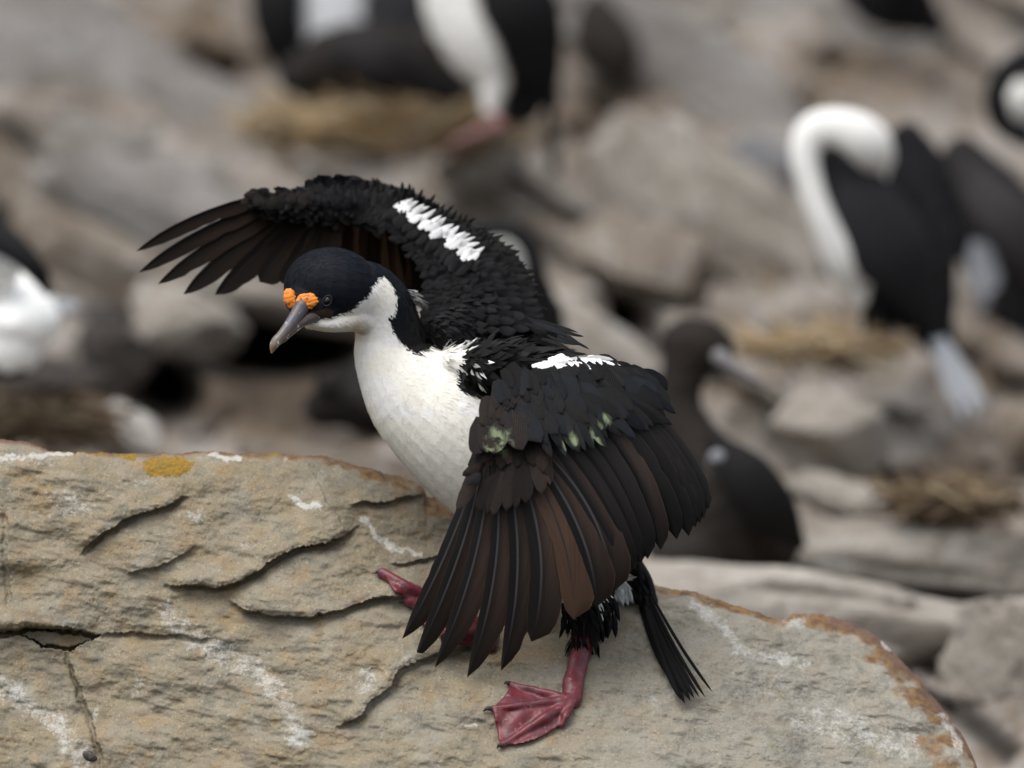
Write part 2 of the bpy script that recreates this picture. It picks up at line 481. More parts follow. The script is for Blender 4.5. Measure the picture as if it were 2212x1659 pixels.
def build_rock():
    nu, nv, nb = 1500, 440, 46
    u = np.linspace(-420, 2200, nu)
    u = u + 0
    T = top_v(u) + 3.5 * fbm(u / 22, 0, 0, 4) + 1.5 * vnoise(u / 4, 3.3)
    q = np.linspace(0, 1, nv)
    Vg = 1930 + (T[None, :] - 1930) * q[:, None]
    Ug = np.broadcast_to(u[None, :], Vg.shape)
    Yg = rock_y(Ug.copy(), Vg.copy())
    yt = Yg[-1]
    b = np.linspace(0, 1, nb + 1)[1:]
    Vb = T[None, :] + (1930 - T[None, :]) * (b[:, None] ** 1.6)
    Ub = np.broadcast_to(u[None, :], Vb.shape)
    Yb = yt[None, :] + 0.30 * np.sqrt(b[:, None]) + 0.006 * fbm(Ub / 40, b[:, None] * 6 + 0 * Ub, 2.2, 4) * sstep(0, .2, b[:, None])
    U = np.concatenate([Ug, Ub]); V = np.concatenate([Vg, Vb]); Y = np.concatenate([Yg, Yb])
    P = W(U, V, Y).reshape(-1, 3)
    R = nv + nb
    idx = np.arange(R * nu).reshape(R, nu)
    F = np.stack([idx[:-1, :-1], idx[:-1, 1:], idx[1:, 1:], idx[1:, :-1]], -1).reshape(-1, 4)
    # masks
    wu = U + 16 * fbm(U / 22, V / 22, 1.0, 5, 2.1, .6); wv = V + 15 * fbm(U / 22, V / 22, 6.0, 5, 2.1, .6)
    gu = soft_spots(wu, wv, [
        ([(150, 1085)], (75, 48), .75), ([(612, 1070), (655, 1086), (702, 1097)], 10, 1.1), ([(775, 1110), (800, 1146), (850, 1182), (915, 1206)], 10, 1.1),
        ([(330, 1290), (385, 1350), (430, 1385), (480, 1412), (560, 1455), (615, 1520), (638, 1580), (690, 1615)], 34, .8),
        ([(545, 1440), (590, 1480), (625, 1540)], 26, .85), ([(640, 1590)], (36, 40), .95), ([(790, 1470)], (55, 40), .75), ([(-60, 1440), (30, 1500), (100, 1545), (165, 1615), (190, 1680)], 36, .85),
        ([(415, 1113)], (50, 16), .75), ([(-60, 990), (0, 986), (90, 983), (165, 981)], 9, 1.2), ([(450, 984), (485, 988), (525, 989)], 8, 1.2), ([(618, 992)], (12, 7), 1.),
        ([(1480, 1290), (1560, 1350), (1590, 1400), (1680, 1420), (1760, 1440)], 20, .9), ([(1440, 1320)], (40, 14), .6), ([(1720, 1345)], (40, 22), .75),
        ([(1700, 1545), (1800, 1560), (1900, 1590), (2000, 1620)], 55, .75), ([(1430, 1510)], (70, 30), .6), ([(1020, 1563)], (15, 9), 1.1), ([(1905, 1385), (1945, 1415)], 9, 1.),
        ([(2030, 1540), (2055, 1575), (2075, 1620)], 17, .95), ([(285, 1040)], (60, 16), .6), ([(880, 1430)], (26, 20), .7), ([(300, 1480)], (26, 50), .55),
        ([(530, 1178)], (22, 12), .8), ([(365, 1323)], (22, 10), .9), ([(205, 1540)], (12, 40), .7), ([(1560, 1470), (1700, 1490), (1800, 1530)], 40, .5), ([(60, 1000)], (90, 20), .55)])
    li = soft_spots(wu, wv, [([(366, 1008)], (70, 28), 1.5), ([(275, 986)], (34, 11), 1.4), ([(222, 980)], (14, 5), 1.0), ([(600, 979)], (30, 6), 1.0), ([(330, 1000)], (20, 18), 1.), ([(1650, 1345)], (70, 30), .45)])
    e = V - T[None, :]
    back = np.zeros(R, bool); back[nv:] = True
    e = np.where(back[:, None], -1, e)
    n1 = fbm(U / 45, V / 25, 12.0, 4)
    rim = sstep(7, 1, e + 5 * n1) * sstep(560, 640, U) * sstep(985, 960, U) + sstep(12, 3, e + 7 * n1) * (sstep(120, 80, U) + .55 * sstep(205, 230, U) * sstep(600, 560, U)) \
        + sstep(34, 8, e + 26 * n1) * sstep(1770, 1800, U)
    wid = np.interp(U, [0, 420, 700, 880, 930, 990, 1060, 1300, 1420, 1650, 1780, 1900, 2000, 2120], [5, 9, 30, 44, 50, 34, 20, 16, 20, 24, 44, 70, 90, 150])
    rust = sstep(wid * 1.25, wid * .35, e + wid * .9 * n1)
    rust = np.maximum(rust, soft_spots(wu, wv, [([(930, 1085), (975, 1098)], 16, 1.), ([(1010, 1110)], (50, 16), .9), ([(1990, 1580), (2030, 1640), (2060, 1690)], 40, .9), ([(50, 1640)], (130, 50), .3), ([(330, 1620)], (120, 70), .22), ([(220, 1010)], (120, 18), .4), ([(1430, 1285)], (70, 16), .7)]))
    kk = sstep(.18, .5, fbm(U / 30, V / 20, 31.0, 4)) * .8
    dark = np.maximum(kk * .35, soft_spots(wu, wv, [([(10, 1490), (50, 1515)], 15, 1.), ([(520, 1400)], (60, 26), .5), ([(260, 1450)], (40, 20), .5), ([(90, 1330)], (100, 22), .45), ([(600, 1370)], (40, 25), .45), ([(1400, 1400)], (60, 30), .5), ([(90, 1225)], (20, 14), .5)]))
    stain = np.clip(np.interp(U, [0, 1000, 1500, 2200], [0, .1, .75, .9]) + .3 * n1, 0, 1)
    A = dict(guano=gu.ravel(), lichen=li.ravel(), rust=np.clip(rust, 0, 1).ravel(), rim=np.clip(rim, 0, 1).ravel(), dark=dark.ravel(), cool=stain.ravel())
    t = NT("sandstone")
    p = t.pos()
    big = t.noise(14, 4, .6, p); med = t.noise(60, 5, .65, p, .3); fin = t.noise(420, 4, .7, p); gr = t.noise(900, 2, .6, p)
    c = t.mix(t.ramp(big, .35, .65), (.285, .23, .15), (.30, .26, .195))
    c = t.mix(t.ramp(med, .45, .72), c, (.34, .285, .20))
    c = t.mix(t.math('MULTIPLY', t.ramp(t.noise(30, 4, .6, p), .48, .70), .65), c, (.32, .21, .10))
    c = t.mix(t.math('MULTIPLY', t.attr("cool").outputs["Fac"], .62), c, (.36, .355, .33))
    c = t.mix(t.math('MULTIPLY', t.ramp(t.noise(22, 5, .7, p), .55, .7), t.math('MULTIPLY', t.attr("cool").outputs["Fac"], .6)), c, (.25, .23, .13))
    c = t.mix(t.math('MULTIPLY', t.ramp(t.noise(38, 5, .7, p), .48, .68), .7), c, (.19, .18, .15))
    c = t.mix(t.math('MULTIPLY', t.ramp(fin, .56, .68), .75), c, (.09, .083, .068))
    c = t.mix(t.math('MULTIPLY', t.ramp(t.noise(330, 4, .7, p, .2), .57, .68), .65), c, (.52, .46, .36))
    c = t.mix(t.math('MULTIPLY', t.ramp(t.noise(18, 5, .7, p), .52, .75), .45), c, (.40, .38, .33))
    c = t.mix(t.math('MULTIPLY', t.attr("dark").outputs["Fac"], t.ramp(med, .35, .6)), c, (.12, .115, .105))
    rc = t.mix(t.ramp(t.noise(90, 4, .6, p), .4, .65), (.27, .155, .065), (.13, .075, .042))
    c = t.mix(t.math('MULTIPLY', t.attr("rust").outputs["Fac"], t.ramp(t.math('ADD', t.math('MULTIPLY', med, .7), t.math('MULTIPLY', t.attr("rust").outputs["Fac"], .45)), .5, .85)), c, rc)
    c = t.mix(t.math('MULTIPLY', t.attr("rim").outputs["Fac"], .85), c, t.mix(t.ramp(fin, .4, .6), (.13, .07, .05), (.2, .13, .1)))
    gm = t.math('ADD', t.attr("guano").outputs["Fac"], t.math('MULTIPLY_ADD', t.noise(260, 6, .8, p), 2.6, -1.72))
    gm = t.math('ADD', gm, t.math('MULTIPLY_ADD', t.noise(55, 5, .7, p), 2.0, -1.0))
    c = t.mix(t.math('MULTIPLY', t.ramp(gm, .0, 1.0), .8), c, (.64, .63, .60))
    lm = t.math('ADD', t.attr("lichen").outputs["Fac"], t.math('MULTIPLY_ADD', t.noise(130, 5, .75, p), 2.2, -1.45))
    c = t.mix(t.ramp(lm, .2, .5), c, t.mix(t.ramp(t.noise(260, 4, .7, p), .42, .58), (.36, .19, .015), (.20, .15, .05)))
    hh = t.math('ADD', t.math('MULTIPLY', t.noise(240, 5, .7, p), 1.0), t.math('MULTIPLY', gr, .35))
    nn = t.bump(hh, .5, .003)
    c = t.mix(1.0, c, (.80, .81, .80), 'MULTIPLY')
    m = t.fin(c, .85, .2, nn)
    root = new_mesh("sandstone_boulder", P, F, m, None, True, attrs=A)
    tag(root, "big tan sandstone boulder with yellow lichen and white droppings under the wing-spreading bird", "boulder")
    return root
build_rock()

# a loose dark pebble low on the boulder
def pebble():
    V, F = ball(194, 1633, float(rock_y([194.], [1633.])[0]) - .003, 17, 11, 12, .5, 24, 16)
    c = V.mean(0); d = V - c
    V = c + d * (1 + .16 * fbm(d[:, 0] * 300, d[:, 1] * 300, d[:, 2] * 300, 3))[:, None]
    t = NT("dark_pebble"); p = t.pos()
    m = t.fin(t.mix(t.ramp(t.noise(500, 4, .6, p), .4, .65), (.05, .045, .04), (.13, .11, .095)), .8, .3, t.bump(t.noise(700, 3, .6, p), .5, .002))
    o = new_mesh("pebble", V, F, m)
    tag(o, "small dark brown pebble lying in a crack near the bottom of the boulder", "pebble")
pebble()

# ------------------------------------------------------------------ rocky slope of the colony behind
def ground_y(u, v):
    """depth of the slope seen at photo position (u, v), without boulders"""
    return 1.10 + (1300 - np.asarray(v, float)) / 1300 * 1.9

def mat_bgrock(name, a, b, cwhite=(.60, .59, .575), wamt=.35, brown=.45, dk=.8):
    t = NT(name); p = t.pos()
    mp = t.n("ShaderNodeMapping"); t.put(mp.inputs[0], p)
    mp.inputs["Rotation"].default_value = (0, math.radians(-34), 0); mp.inputs["Scale"].default_value = (1.6, 2.0, 7.0)
    q = mp.outputs[0]
    c = t.mix(t.ramp(t.noise(5, 4, .6, p, .5), .35, .65), a, b)
    c = t.mix(t.math('MULTIPLY', t.ramp(t.noise(2.2, 5, .65, q, .8), .50, .66), brown), c, (.15, .11, .075))
    c = t.mix(t.math('MULTIPLY', t.ramp(t.noise(14, 4, .65, p, .6), .54, .7), wamt), c, cwhite)
    c = t.mix(t.math('MULTIPLY', t.ramp(t.noise(3.0, 5, .7, q, 1.0), .58, .68), dk), c, (.055, .047, .04))
    c = t.mix(t.math('MULTIPLY', t.ramp(t.noise(36, 3, .6, p), .58, .7), .6), c, (.07, .06, .05))
    return t.fin(c, .9, .15, t.bump(t.noise(40, 5, .7, p), .9, .03))

def build_ground():
    nu, nv = 520, 330
    u = np.linspace(-2600, 4800, nu); v = np.linspace(2300, -1500, nv)
    U, V = np.meshgrid(u, v)
    Y = ground_y(U, V)
    ca, sa = math.cos(math.radians(34)), math.sin(math.radians(34))
    a = U * ca + V * sa; b = -U * sa + V * ca            # strata run down to the right
    Y = Y - .13 * fbm(a / 700, b / 150, 1.0, 4) - .10 * fbm(U / 110, V / 80, 5.0, 5, 2.1, .6)
    s = fbm(a / 900, b / 85, 9.0, 2)
    Y = Y - .10 * sstep(-.05, .15, s)
    Y = Y + .10
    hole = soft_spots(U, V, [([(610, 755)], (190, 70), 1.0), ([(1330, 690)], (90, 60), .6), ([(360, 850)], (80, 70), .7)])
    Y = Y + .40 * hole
    Y = np.maximum(Y, .75 - .3 * sstep(1500, 2000, V))
    P = W(U, V, Y).reshape(-1, 3)
    idx = np.arange(nu * nv).reshape(nv, nu)
    F = np.stack([idx[:-1, :-1], idx[:-1, 1:], idx[1:, 1:], idx[1:, :-1]], -1).reshape(-1, 4)
    soil = soft_spots(U, V, [([(380, 110), (520, 120)], 80, .8), ([(800, 260)], (330, 90), .5), ([(1350, 250)], (220, 110), .75), ([(600, 120)], (150, 80), .6), ([(1500, 230), (1400, 150)], 60, .5), ([(1900, 160)], (260, 90), .7), ([(150, 880)], (330, 120), .95),
        ([(620, 860)], (330, 120), .95), ([(1820, 720)], (220, 70), .6), ([(2060, 1070)], (170, 110), 1.), ([(1330, 650)], (120, 60), .7), ([(2100, 800)], (120, 140), .6), ([(420, 60)], (140, 60), .7)])
    hollow_shade = soft_spots(U, V, [([(600, 765)], (230, 85), 1.1), ([(360, 850)], (110, 95), 1.), ([(560, 870)], (220, 60), .55), ([(1330, 690)], (90, 60), .9), ([(700, 905)], (160, 60), .6), ([(60, 820)], (160, 50), .8), ([(1560, 1240)], (220, 30), .6), ([(2030, 1500), (2200, 1640)], 40, .9)])  # painted shade in the hollows and under things, with some dark soil
    t = NT("rocky_slope"); p = t.pos()
    c = t.mix(t.ramp(t.noise(5, 4, .6, p, .5), .35, .65), (.31, .283, .255), (.215, .188, .160))
    c = t.mix(t.math('MULTIPLY', t.ramp(t.noise(18, 4, .65, p, .6), .5, .7), .5), c, (.48, .465, .45))
    c = t.mix(t.math('MULTIPLY', t.ramp(t.noise(11, 4, .65, p), .48, .66), .75), c, (.15, .105, .065))
    sc = t.mix(t.ramp(t.noise(35, 4, .7, p), .4, .62), (.06, .042, .028), (.165, .115, .07))
    c = t.mix(t.math('MULTIPLY', t.attr("soil").outputs["Fac"], .9), c, sc)
    c = t.mix(t.attr("hollow_shade").outputs["Fac"], c, (.022, .019, .017))
    m = t.fin(c, .9, .15, t.bump(t.noise(70, 4, .7, p), .7, .02))
    o = new_mesh("rocky_slope", P, F, m, None, True, attrs=dict(soil=soil.ravel(), hollow_shade=np.clip(hollow_shade, 0, 1).ravel()))
    o['kind'] = 'structure'
build_ground()

M_grey = mat_bgrock("grey_stone", (.355, .335, .318), (.275, .256, .238), wamt=.25, brown=.34)
M_pale = mat_bgrock("pale_stone", (.43, .395, .35), (.335, .30, .258), wamt=.45, brown=.42, dk=.4)
M_tan = mat_bgrock("tan_stone", (.29, .25, .205), (.20, .165, .13))
M_dark = mat_bgrock("dark_stone", (.16, .145, .13), (.11, .10, .09), wamt=.12)
M_black = mat_bgrock("blackened_stone", (.07, .06, .055), (.045, .04, .036), wamt=.0, brown=.1)
M_white = mat_bgrock("guano_stone", (.66, .64, .60), (.50, .46, .41), wamt=.5, brown=.25)
M_slate = mat_bgrock("slate_stone", (.25, .25, .26), (.19, .19, .195), wamt=.3)

_bs = [0]
def boulder(name, u, v, ru, rv, rot, mat, label, dy=0.0, rd=None, square=.0, group=None, rough=.26):
    """rounded, faceted block resting on the slope; rot in degrees (clockwise in the photo)"""
    _bs[0] += 1; k = _bs[0] * 3.71
    y0 = float(ground_y(u, v)) + dy + .05
    rd = rd or min(ru, rv) * 1.1
    n = 26
    pts = []; seg, rings = 56, 36
    th = np.linspace(0, 2 * np.pi, seg, endpoint=False); ph = np.linspace(.02, np.pi - .02, rings)
    PH, TH = np.meshgrid(ph, th, indexing='ij')
    d = np.stack([np.sin(PH) * np.cos(TH), np.cos(PH), np.sin(PH) * np.sin(TH)], -1)
    e = 2.0 / (2.0 + 4.0 * square)
    q = np.sign(d) * np.abs(d) ** e if square else d
    nz = 1 + rough * 1.6 * fbm(d[..., 0] * 1.3 + k, d[..., 1] * 1.3 + k, d[..., 2] * 1.3 - k, 4)
    q = q * nz[..., None]
    # a few chopped facets
    rr = np.random.default_rng(_bs[0])
    for _ in range(5 if name == 'flat_rock' else 14):
        ax = rr.normal(size=3); ax /= np.linalg.norm(ax); h = rr.uniform(.7, .92) if name == 'flat_rock' else rr.uniform(.55, .9)
        over = np.maximum(0, (q @ ax) - h)
        q = q - over[..., None] * ax * .92
    q = q * (1 + .10 * fbm(d[..., 0] * 4 + k, d[..., 1] * 4, d[..., 2] * 4, 4))[..., None]
    a = math.radians(rot); ca, sa = math.cos(a), math.sin(a)
    x, z = q[..., 0] * ru, q[..., 1] * rv
    s = (D0 + y0) / D0
    U = u + x * ca - z * sa; V = v + x * sa + z * ca
    P = W(U, V, y0) ; P[..., 1] += q[..., 2] * rd * PX * s
    P = P.reshape(-1, 3)
    F = []
    for i in range(rings - 1):
        for j in range(seg):
            jj = (j + 1) % seg
            F.append((i * seg + j, i * seg + jj, (i + 1) * seg + jj, (i + 1) * seg + j))
    F.append(tuple(range(seg))); F.append(tuple(reversed(range((rings - 1) * seg, rings * seg))))
    o = new_mesh(name, P, F, mat)
    return tag(o, label, "boulder", group)

G_B = "blurred boulders on the colony slope"
boulder("flat_rock", 170, 215, 560, 235, 34, M_grey, "long grey slab sloping down to the right across the top left corner", .05, 150, .25, G_B)
boulder("flat_rock", 430, 480, 340, 120, 28, M_grey, "grey slab just above and left of the spread wing tip", -.05, 110, .3, G_B)
boulder("flat_rock", 70, 420, 230, 60, 40, M_tan, "narrow tan slab under the big grey slab at the left edge", -.08, 80, .3, G_B)
boulder("flat_rock", 220, 575, 270, 70, 28, M_tan, "thin tan slab above the white bird at the left edge", -.12, 80, .3, G_B)
boulder("boulder", 370, 690, 150, 95, 32, M_pale, "pale boulder with a whitish lower edge overhanging the dark hollow", -.16, 130, .35, G_B)
boulder("flat_rock", 610, 655, 210, 46, 14, M_pale, "flat grey boulder roofing the dark hollow behind the bird's bill", .02, 100, .3, G_B)
boulder("boulder", 262, 925, 84, 66, 25, M_white, "round whitish stone just above the left part of the sandstone rim", -.15, 70, .1, G_B)
boulder("boulder", 240, 760, 90, 75, 40, M_black, "dark boulder below the white bird at the left edge", -.12, 70, .3, G_B)
boulder("boulder", 90, 810, 170, 45, 8, M_black, "low dark stone under the white bird at the left edge", -.12, 60, .3, G_B)
boulder("boulder", 1045, 345, 115, 70, -10, M_pale, "pale boulder under the pink foot of the standing bird", -.12, 90, .25, G_B)
boulder("boulder", 1405, 560, 175, 100, 32, M_tan, "large brown rounded boulder right of the raised wing", -.22, 110, .3, G_B)
boulder("flat_rock", 1590, 500, 340, 125, 33, M_pale, "broad pale rock face running behind the brown rounded boulder", -.05, 90, .3, G_B)
boulder("boulder", 1235, 650, 80, 75, 30, M_tan, "tan boulder right behind the bird's back", -.20, 70, .3, G_B)
boulder("boulder", 1290, 760, 190, 70, 35, M_pale, "pale slanting boulder above the white patch of the near wing", -.18, 90, .3, G_B)
boulder("boulder", 1610, 400, 120, 120, 20, M_slate, "bluish grey faceted block left of the preening bird", -.10, 100, .5, G_B, .2)
boulder("flat_rock", 1540, 190, 420, 95, 33, M_grey, "long grey slab running down towards the preening bird's head", .02, 90, .3, G_B)
boulder("flat_rock", 1860, 90, 260, 70, 20, M_grey, "grey slab below the dark birds along the top edge", .05, 90, .3, G_B)
boulder("boulder", 1310, 80, 75, 105, -30, M_black, "dark brown boulder right of the standing bird at the top", -.22, 80, .2, G_B)
boulder("boulder", 1800, 930, 170, 100, 20, M_pale, "large pale rounded boulder right of the brown chick", -.20, 110, .2, G_B)
boulder("boulder", 1830, 1080, 190, 60, 15, M_pale, "flat pale boulder low behind the brown chick's tail", -.15, 100, .3, G_B)
boulder("boulder", 2225, 930, 95, 85, -10, M_tan, "tan boulder cut by the right edge of the picture", -.15, 90, .2, G_B)
boulder("flat_rock", 1960, 1190, 330, 70, 4, M_pale, "broad pale slab above the long pale rock at the right", -.10, 120, .35, G_B)
boulder("flat_rock", 1750, 1330, 470, 90, 8, M_pale, "long pale rock just behind the right part of the sandstone rim", -.22, 150, .3, G_B)
boulder("boulder", 2220, 1450, 230, 170, 20, M_pale, "pale boulder behind the falling right end of the sandstone", -.12, 130, .3, G_B)
boulder("flat_rock", 850, 1040, 330, 55, 3, M_tan, "low tan rock behind the sandstone rim left of the bird's belly", -.10, 90, .3, G_B)
# ------------------------------------------------------------------ plumage helpers
def fuzz(V, F, N, n, keep, flow, colour, length, width, lift, name, mat, parent, seed=1, nblend=.75, droop=.0, jit=.25):
    """short plumage tufts rooted on the skin. keep/flow/colour get (u, v, point)"""
    r = np.random.default_rng(seed)
    a, b, c, d = (V[F[:, i]] for i in range(4))
    ar = .5 * np.linalg.norm(np.cross(c - a, d - b), axis=1)
    ctr = (a + b + c + d) / 4
    u, v = UV(ctr)
    w = ar * keep(u, v, ctr)
    fi = r.choice(len(F), n, p=w / w.sum())
    t1, t2 = r.random((n, 1)), r.random((n, 1))
    A, B, Cc, Dd = V[F[fi, 0]], V[F[fi, 1]], V[F[fi, 2]], V[F[fi, 3]]
    P = (A * (1 - t1) + B * t1) * (1 - t2) + (Dd * (1 - t1) + Cc * t1) * t2
    nr = N[F[fi, 0]] + N[F[fi, 2]]; nr /= np.linalg.norm(nr, axis=1, keepdims=True)
    u, v = UV(P)
    fu, fv, fy = flow(u, v, P)
    f = np.stack([fu, fy, -fv], 1) + r.normal(0, jit, (n, 3))
    f -= (f * nr).sum(1, keepdims=True) * nr
    f /= np.maximum(np.linalg.norm(f, axis=1, keepdims=True), 1e-6)
    s = np.cross(f, nr)
    L = (length(u, v) * r.uniform(.7, 1.3, n))[:, None]; Wd = (width(u, v) * r.uniform(.7, 1.3, n))[:, None]
    li = (lift(u, v) * r.uniform(.4, 1.6, n))[:, None]
    col = colour(u, v, P, r)
    root = P - nr * .0001
    q = [root - s * Wd * .35, root + s * Wd * .35,
         root + f * L * .55 + nr * L * li * .7 + s * Wd * .5, root + f * L * .55 + nr * L * li * .7 - s * Wd * .5,
         root + f * L + nr * L * (li - droop)]
    VV = np.stack(q, 1).reshape(-1, 3)
    i0 = np.arange(n) * 5
    FF = [(x, x + 1, x + 2, x + 3) for x in i0] + [(x + 3, x + 2, x + 4) for x in i0]
    sn = nr * nblend + (1 - nblend) * r.normal(0, .6, (n, 3)); sn /= np.linalg.norm(sn, axis=1, keepdims=True)
    o = new_mesh(name, VV, FF, mat, parent, True, cols=np.repeat(col, 5, 0), normals=np.repeat(sn, 5, 0))
    o['kind'] = 'stuff'
    return o

def feather_pts(B, M, T, n=16):
    """B, M, T rows (u, v, y): quadratic through the middle point"""
    B, M, T = map(lambda p: np.asarray(p, float), (B, M, T))
    K = 2 * M - .5 * (B + T)
    t = np.linspace(0, 1, n)[:, None]
    return (1 - t) ** 2 * B + 2 * t * (1 - t) * K + t * t * T

def feather_geo(B, M, T, w, fo=.32, round_tip=.5, out=-1, tent=.0014, n=18, nick=0, seed=0, twist=0.0, taper=.75):
    """vane w (px) wide, outer vane fraction fo lying on side `out` (-1 = left when looking from base to tip... in the photo)"""
    P = feather_pts(B, M, T, n)
    d = np.gradient(P[:, :2], axis=0); d /= np.maximum(np.linalg.norm(d, axis=1, keepdims=True), 1e-6)
    nn = np.stack([-d[:, 1], d[:, 0]], 1) * out
    t = np.linspace(0, 1, n)
    prof = np.minimum(1, .55 + 1.6 * t) * (1 - np.clip((t - (1 - round_tip)) / round_tip, 0, 1) ** 2.2 * .999) ** taper
    r = np.random.default_rng(seed)
    xs = np.array([-1, -.55, -.10, 0, .10, .4, .72, 1.0])
    rows_v = []; rows_uv = []
    ej = r.normal(0, .022, (n, 2))
    cut = np.ones((n, 2))
    for _ in range(nick):
        k = r.integers(5, n - 2); cut[k, r.integers(0, 2)] = r.uniform(.86, .94)
    for i in range(n):
        for x in xs:
            if x < 0: off = -x * fo * w * prof[i] * (1 + ej[i, 0]) * (cut[i, 0] if x == -1 else 1)
            else: off = -x * (1 - fo) * w * prof[i] * (1 + ej[i, 1]) * (cut[i, 1] if x == 1 else 1)
            # outer vane to +nn, inner to -nn; vanes fall away from the shaft
            rows_v.append((P[i, 0] + nn[i, 0] * off, P[i, 1] + nn[i, 1] * off, P[i, 2] + tent * abs(x) ** 1.5 * (1 if x < 0 else 1.8) + twist * x))
            rows_uv.append((.5 + .5 * x, t[i]))
    R = np.array(rows_v); m = len(xs)
    V = W(R[:, 0], R[:, 1], R[:, 2])
    F = [(i * m + j, i * m + j + 1, (i + 1) * m + j + 1, (i + 1) * m + j) for i in range(n - 1) for j in range(m - 1)]
    gn = np.cross(V[m * (n // 2) + 1] - V[m * (n // 2)], V[m * (n // 2 + 1)] - V[m * (n // 2)])
    if gn[1] > 0: F = [f[::-1] for f in F]
    return V, F, np.array(rows_uv)

def add_feather(name, mat, parent, *a, **k):
    V, F, uv = feather_geo(*a, **k)
    return new_mesh(name, V, F, mat, parent, True, uvs=uv)

def soft_normals(V, uv, field, r, tilt=.12, roundness=.28):
    n = len(V) // 8
    S = V.reshape(n, 8, 3); s = S[:, -1] - S[:, 0]; s = s / np.maximum(np.linalg.norm(s, axis=1, keepdims=True), 1e-9)
    x = (uv[:, 0] * 2 - 1).reshape(n, 8, 1)
    N = field.reshape(-1, 3) + r.normal(0, tilt, 3)
    N = N + (roundness * x * s[:, None, :]).reshape(-1, 3)
    return N / np.linalg.norm(N, axis=1, keepdims=True)

# ------------------------------------------------------------------ the wing-spreading bird
FOOT_N = [(1250, 1500)]
def lin(c): return tuple(((x / 255) / 12.92 if x / 255 <= .04045 else ((x / 255 + .055) / 1.055) ** 2.4) for x in c)

_gu, _gv = np.arange(780, 1580, 4.0), np.arange(1190, 1660, 4.0)
_G = rock_y(*np.meshgrid(_gu, _gv))
for _ in range(3):                       # nearest point of the surface in a small neighbourhood, then smoothed
    _p = np.pad(_G, 1, mode='edge')
    _st = np.stack([_p[1 + a:_p.shape[0] - 1 + a, 1 + b:_p.shape[1] - 1 + b] for a in (-1, 0, 1) for b in (-1, 0, 1)])
    _G = .5 * _st.min(0) + .5 * _st.mean(0)
def ry(u, v):
    a = np.clip((u - 780) / 4, 0, len(_gu) - 2); b = np.clip((v - 1190) / 4, 0, len(_gv) - 2)
    i, j = int(a), int(b); f, g = a - i, b - j
    return float((_G[j, i] * (1 - f) + _G[j, i + 1] * f) * (1 - g) + (_G[j + 1, i] * (1 - f) + _G[j + 1, i + 1] * f) * g)
foot_y = ry(1180, 1540)
base = W(1200, 1530, foot_y)
shag = empty("cormorant", tuple(base), "black and white cormorant with orange wattles spreading both wings on the sandstone boulder", "bird")

pieces = []
# head, jaw, neck, trunk
pieces.append(ball(716, 620, -.036, 104, 86, 84, .06))
pieces.append(ball(686, 662, -.052, 60, 37, 50, .25))
pieces.append(ball(655, 652, -.058, 40, 34, 34, .3))
pieces.append(tube([(700, 640, -.04, 60, 64), (775, 632, -.03, 72, 70), (822, 660, -.018, 68, 66), (840, 720, -.008, 74, 68), (848, 775, -.004, 84, 76), (900, 850, 0, 118, 104),
                    (985, 915, .004, 146, 130), (1090, 1005, .012, 152, 138), (1200, 1110, .024, 126, 122), (1300, 1205, .036, 84, 90), (1368, 1268, .045, 34, 50)], 40, 28))
pieces.append(tube([(668, 696, -.055, 14, 28), (712, 700, -.05, 18, 36), (765, 688, -.038, 30, 44), (800, 690, -.02, 36, 50)], 12, 16))
# far scapulars and far upper arm (humerus, forearm, hand)
pieces.append(tube([(960, 720, .03, 60, 70), (1040, 690, .055, 62, 60), (1110, 690, .08, 50, 46)], 10, 18))
pieces.append(tube([(1110, 690, .08, 46, 40), (1070, 610, .105, 44, 34), (960, 540, .125, 34, 26), (850, 470, .14, 28, 24), (760, 430, .14, 28, 22), (690, 425, .13, 26, 20), (600, 440, .115, 18, 14), (545, 450, .105, 10, 10)], 30, 16))
# near scapulars and near arm
pieces.append(tube([(975, 785, -.022, 34, 44), (1060, 788, -.055, 48, 44), (1170, 800, -.068, 44, 36), (1280, 835, -.07, 34, 30)], 16, 18))
pieces.append(tube([(1290, 840, -.068, 30, 26), (1200, 880, -.088, 34, 26), (1100, 935, -.098, 30, 24), (1050, 990, -.10, 24, 18), (1045, 1040, -.098, 14, 12)], 20, 16))
# thighs
pieces.append(tube([(1190, 1150, -.015, 80, 70), (1230, 1250, -.035, 62, 52), (1262, 1330, -.045, 40, 36), (1262, 1372, -.048, 26, 24)], 16, 18))
pieces.append(tube([(1090, 1100, .05, 70, 60), (1080, 1190, .065, 52, 46), (1062, 1260, .066, 34, 30)], 14, 16))
# legs
an = (1238, 1478, ry(1238, 1478) - .002)
pieces.append(tube([(1262, 1355, -.047, 27, 24), (1256, 1400, -.046, 24, 22), (1246, 1445, (an[2] - .046) / 2, 22, 21), (an[0], an[1], an[2], 24, 22), (1236, 1512, ry(1236, 1512), 22, 16)], 18, 14))
fan = (1052, 1358, ry(1052, 1358))
pieces.append(tube([(1062, 1250, .066, 22, 22), (1060, 1300, .06, 19, 18), (fan[0], fan[1], fan[2] - .002, 22, 20)], 12, 14))

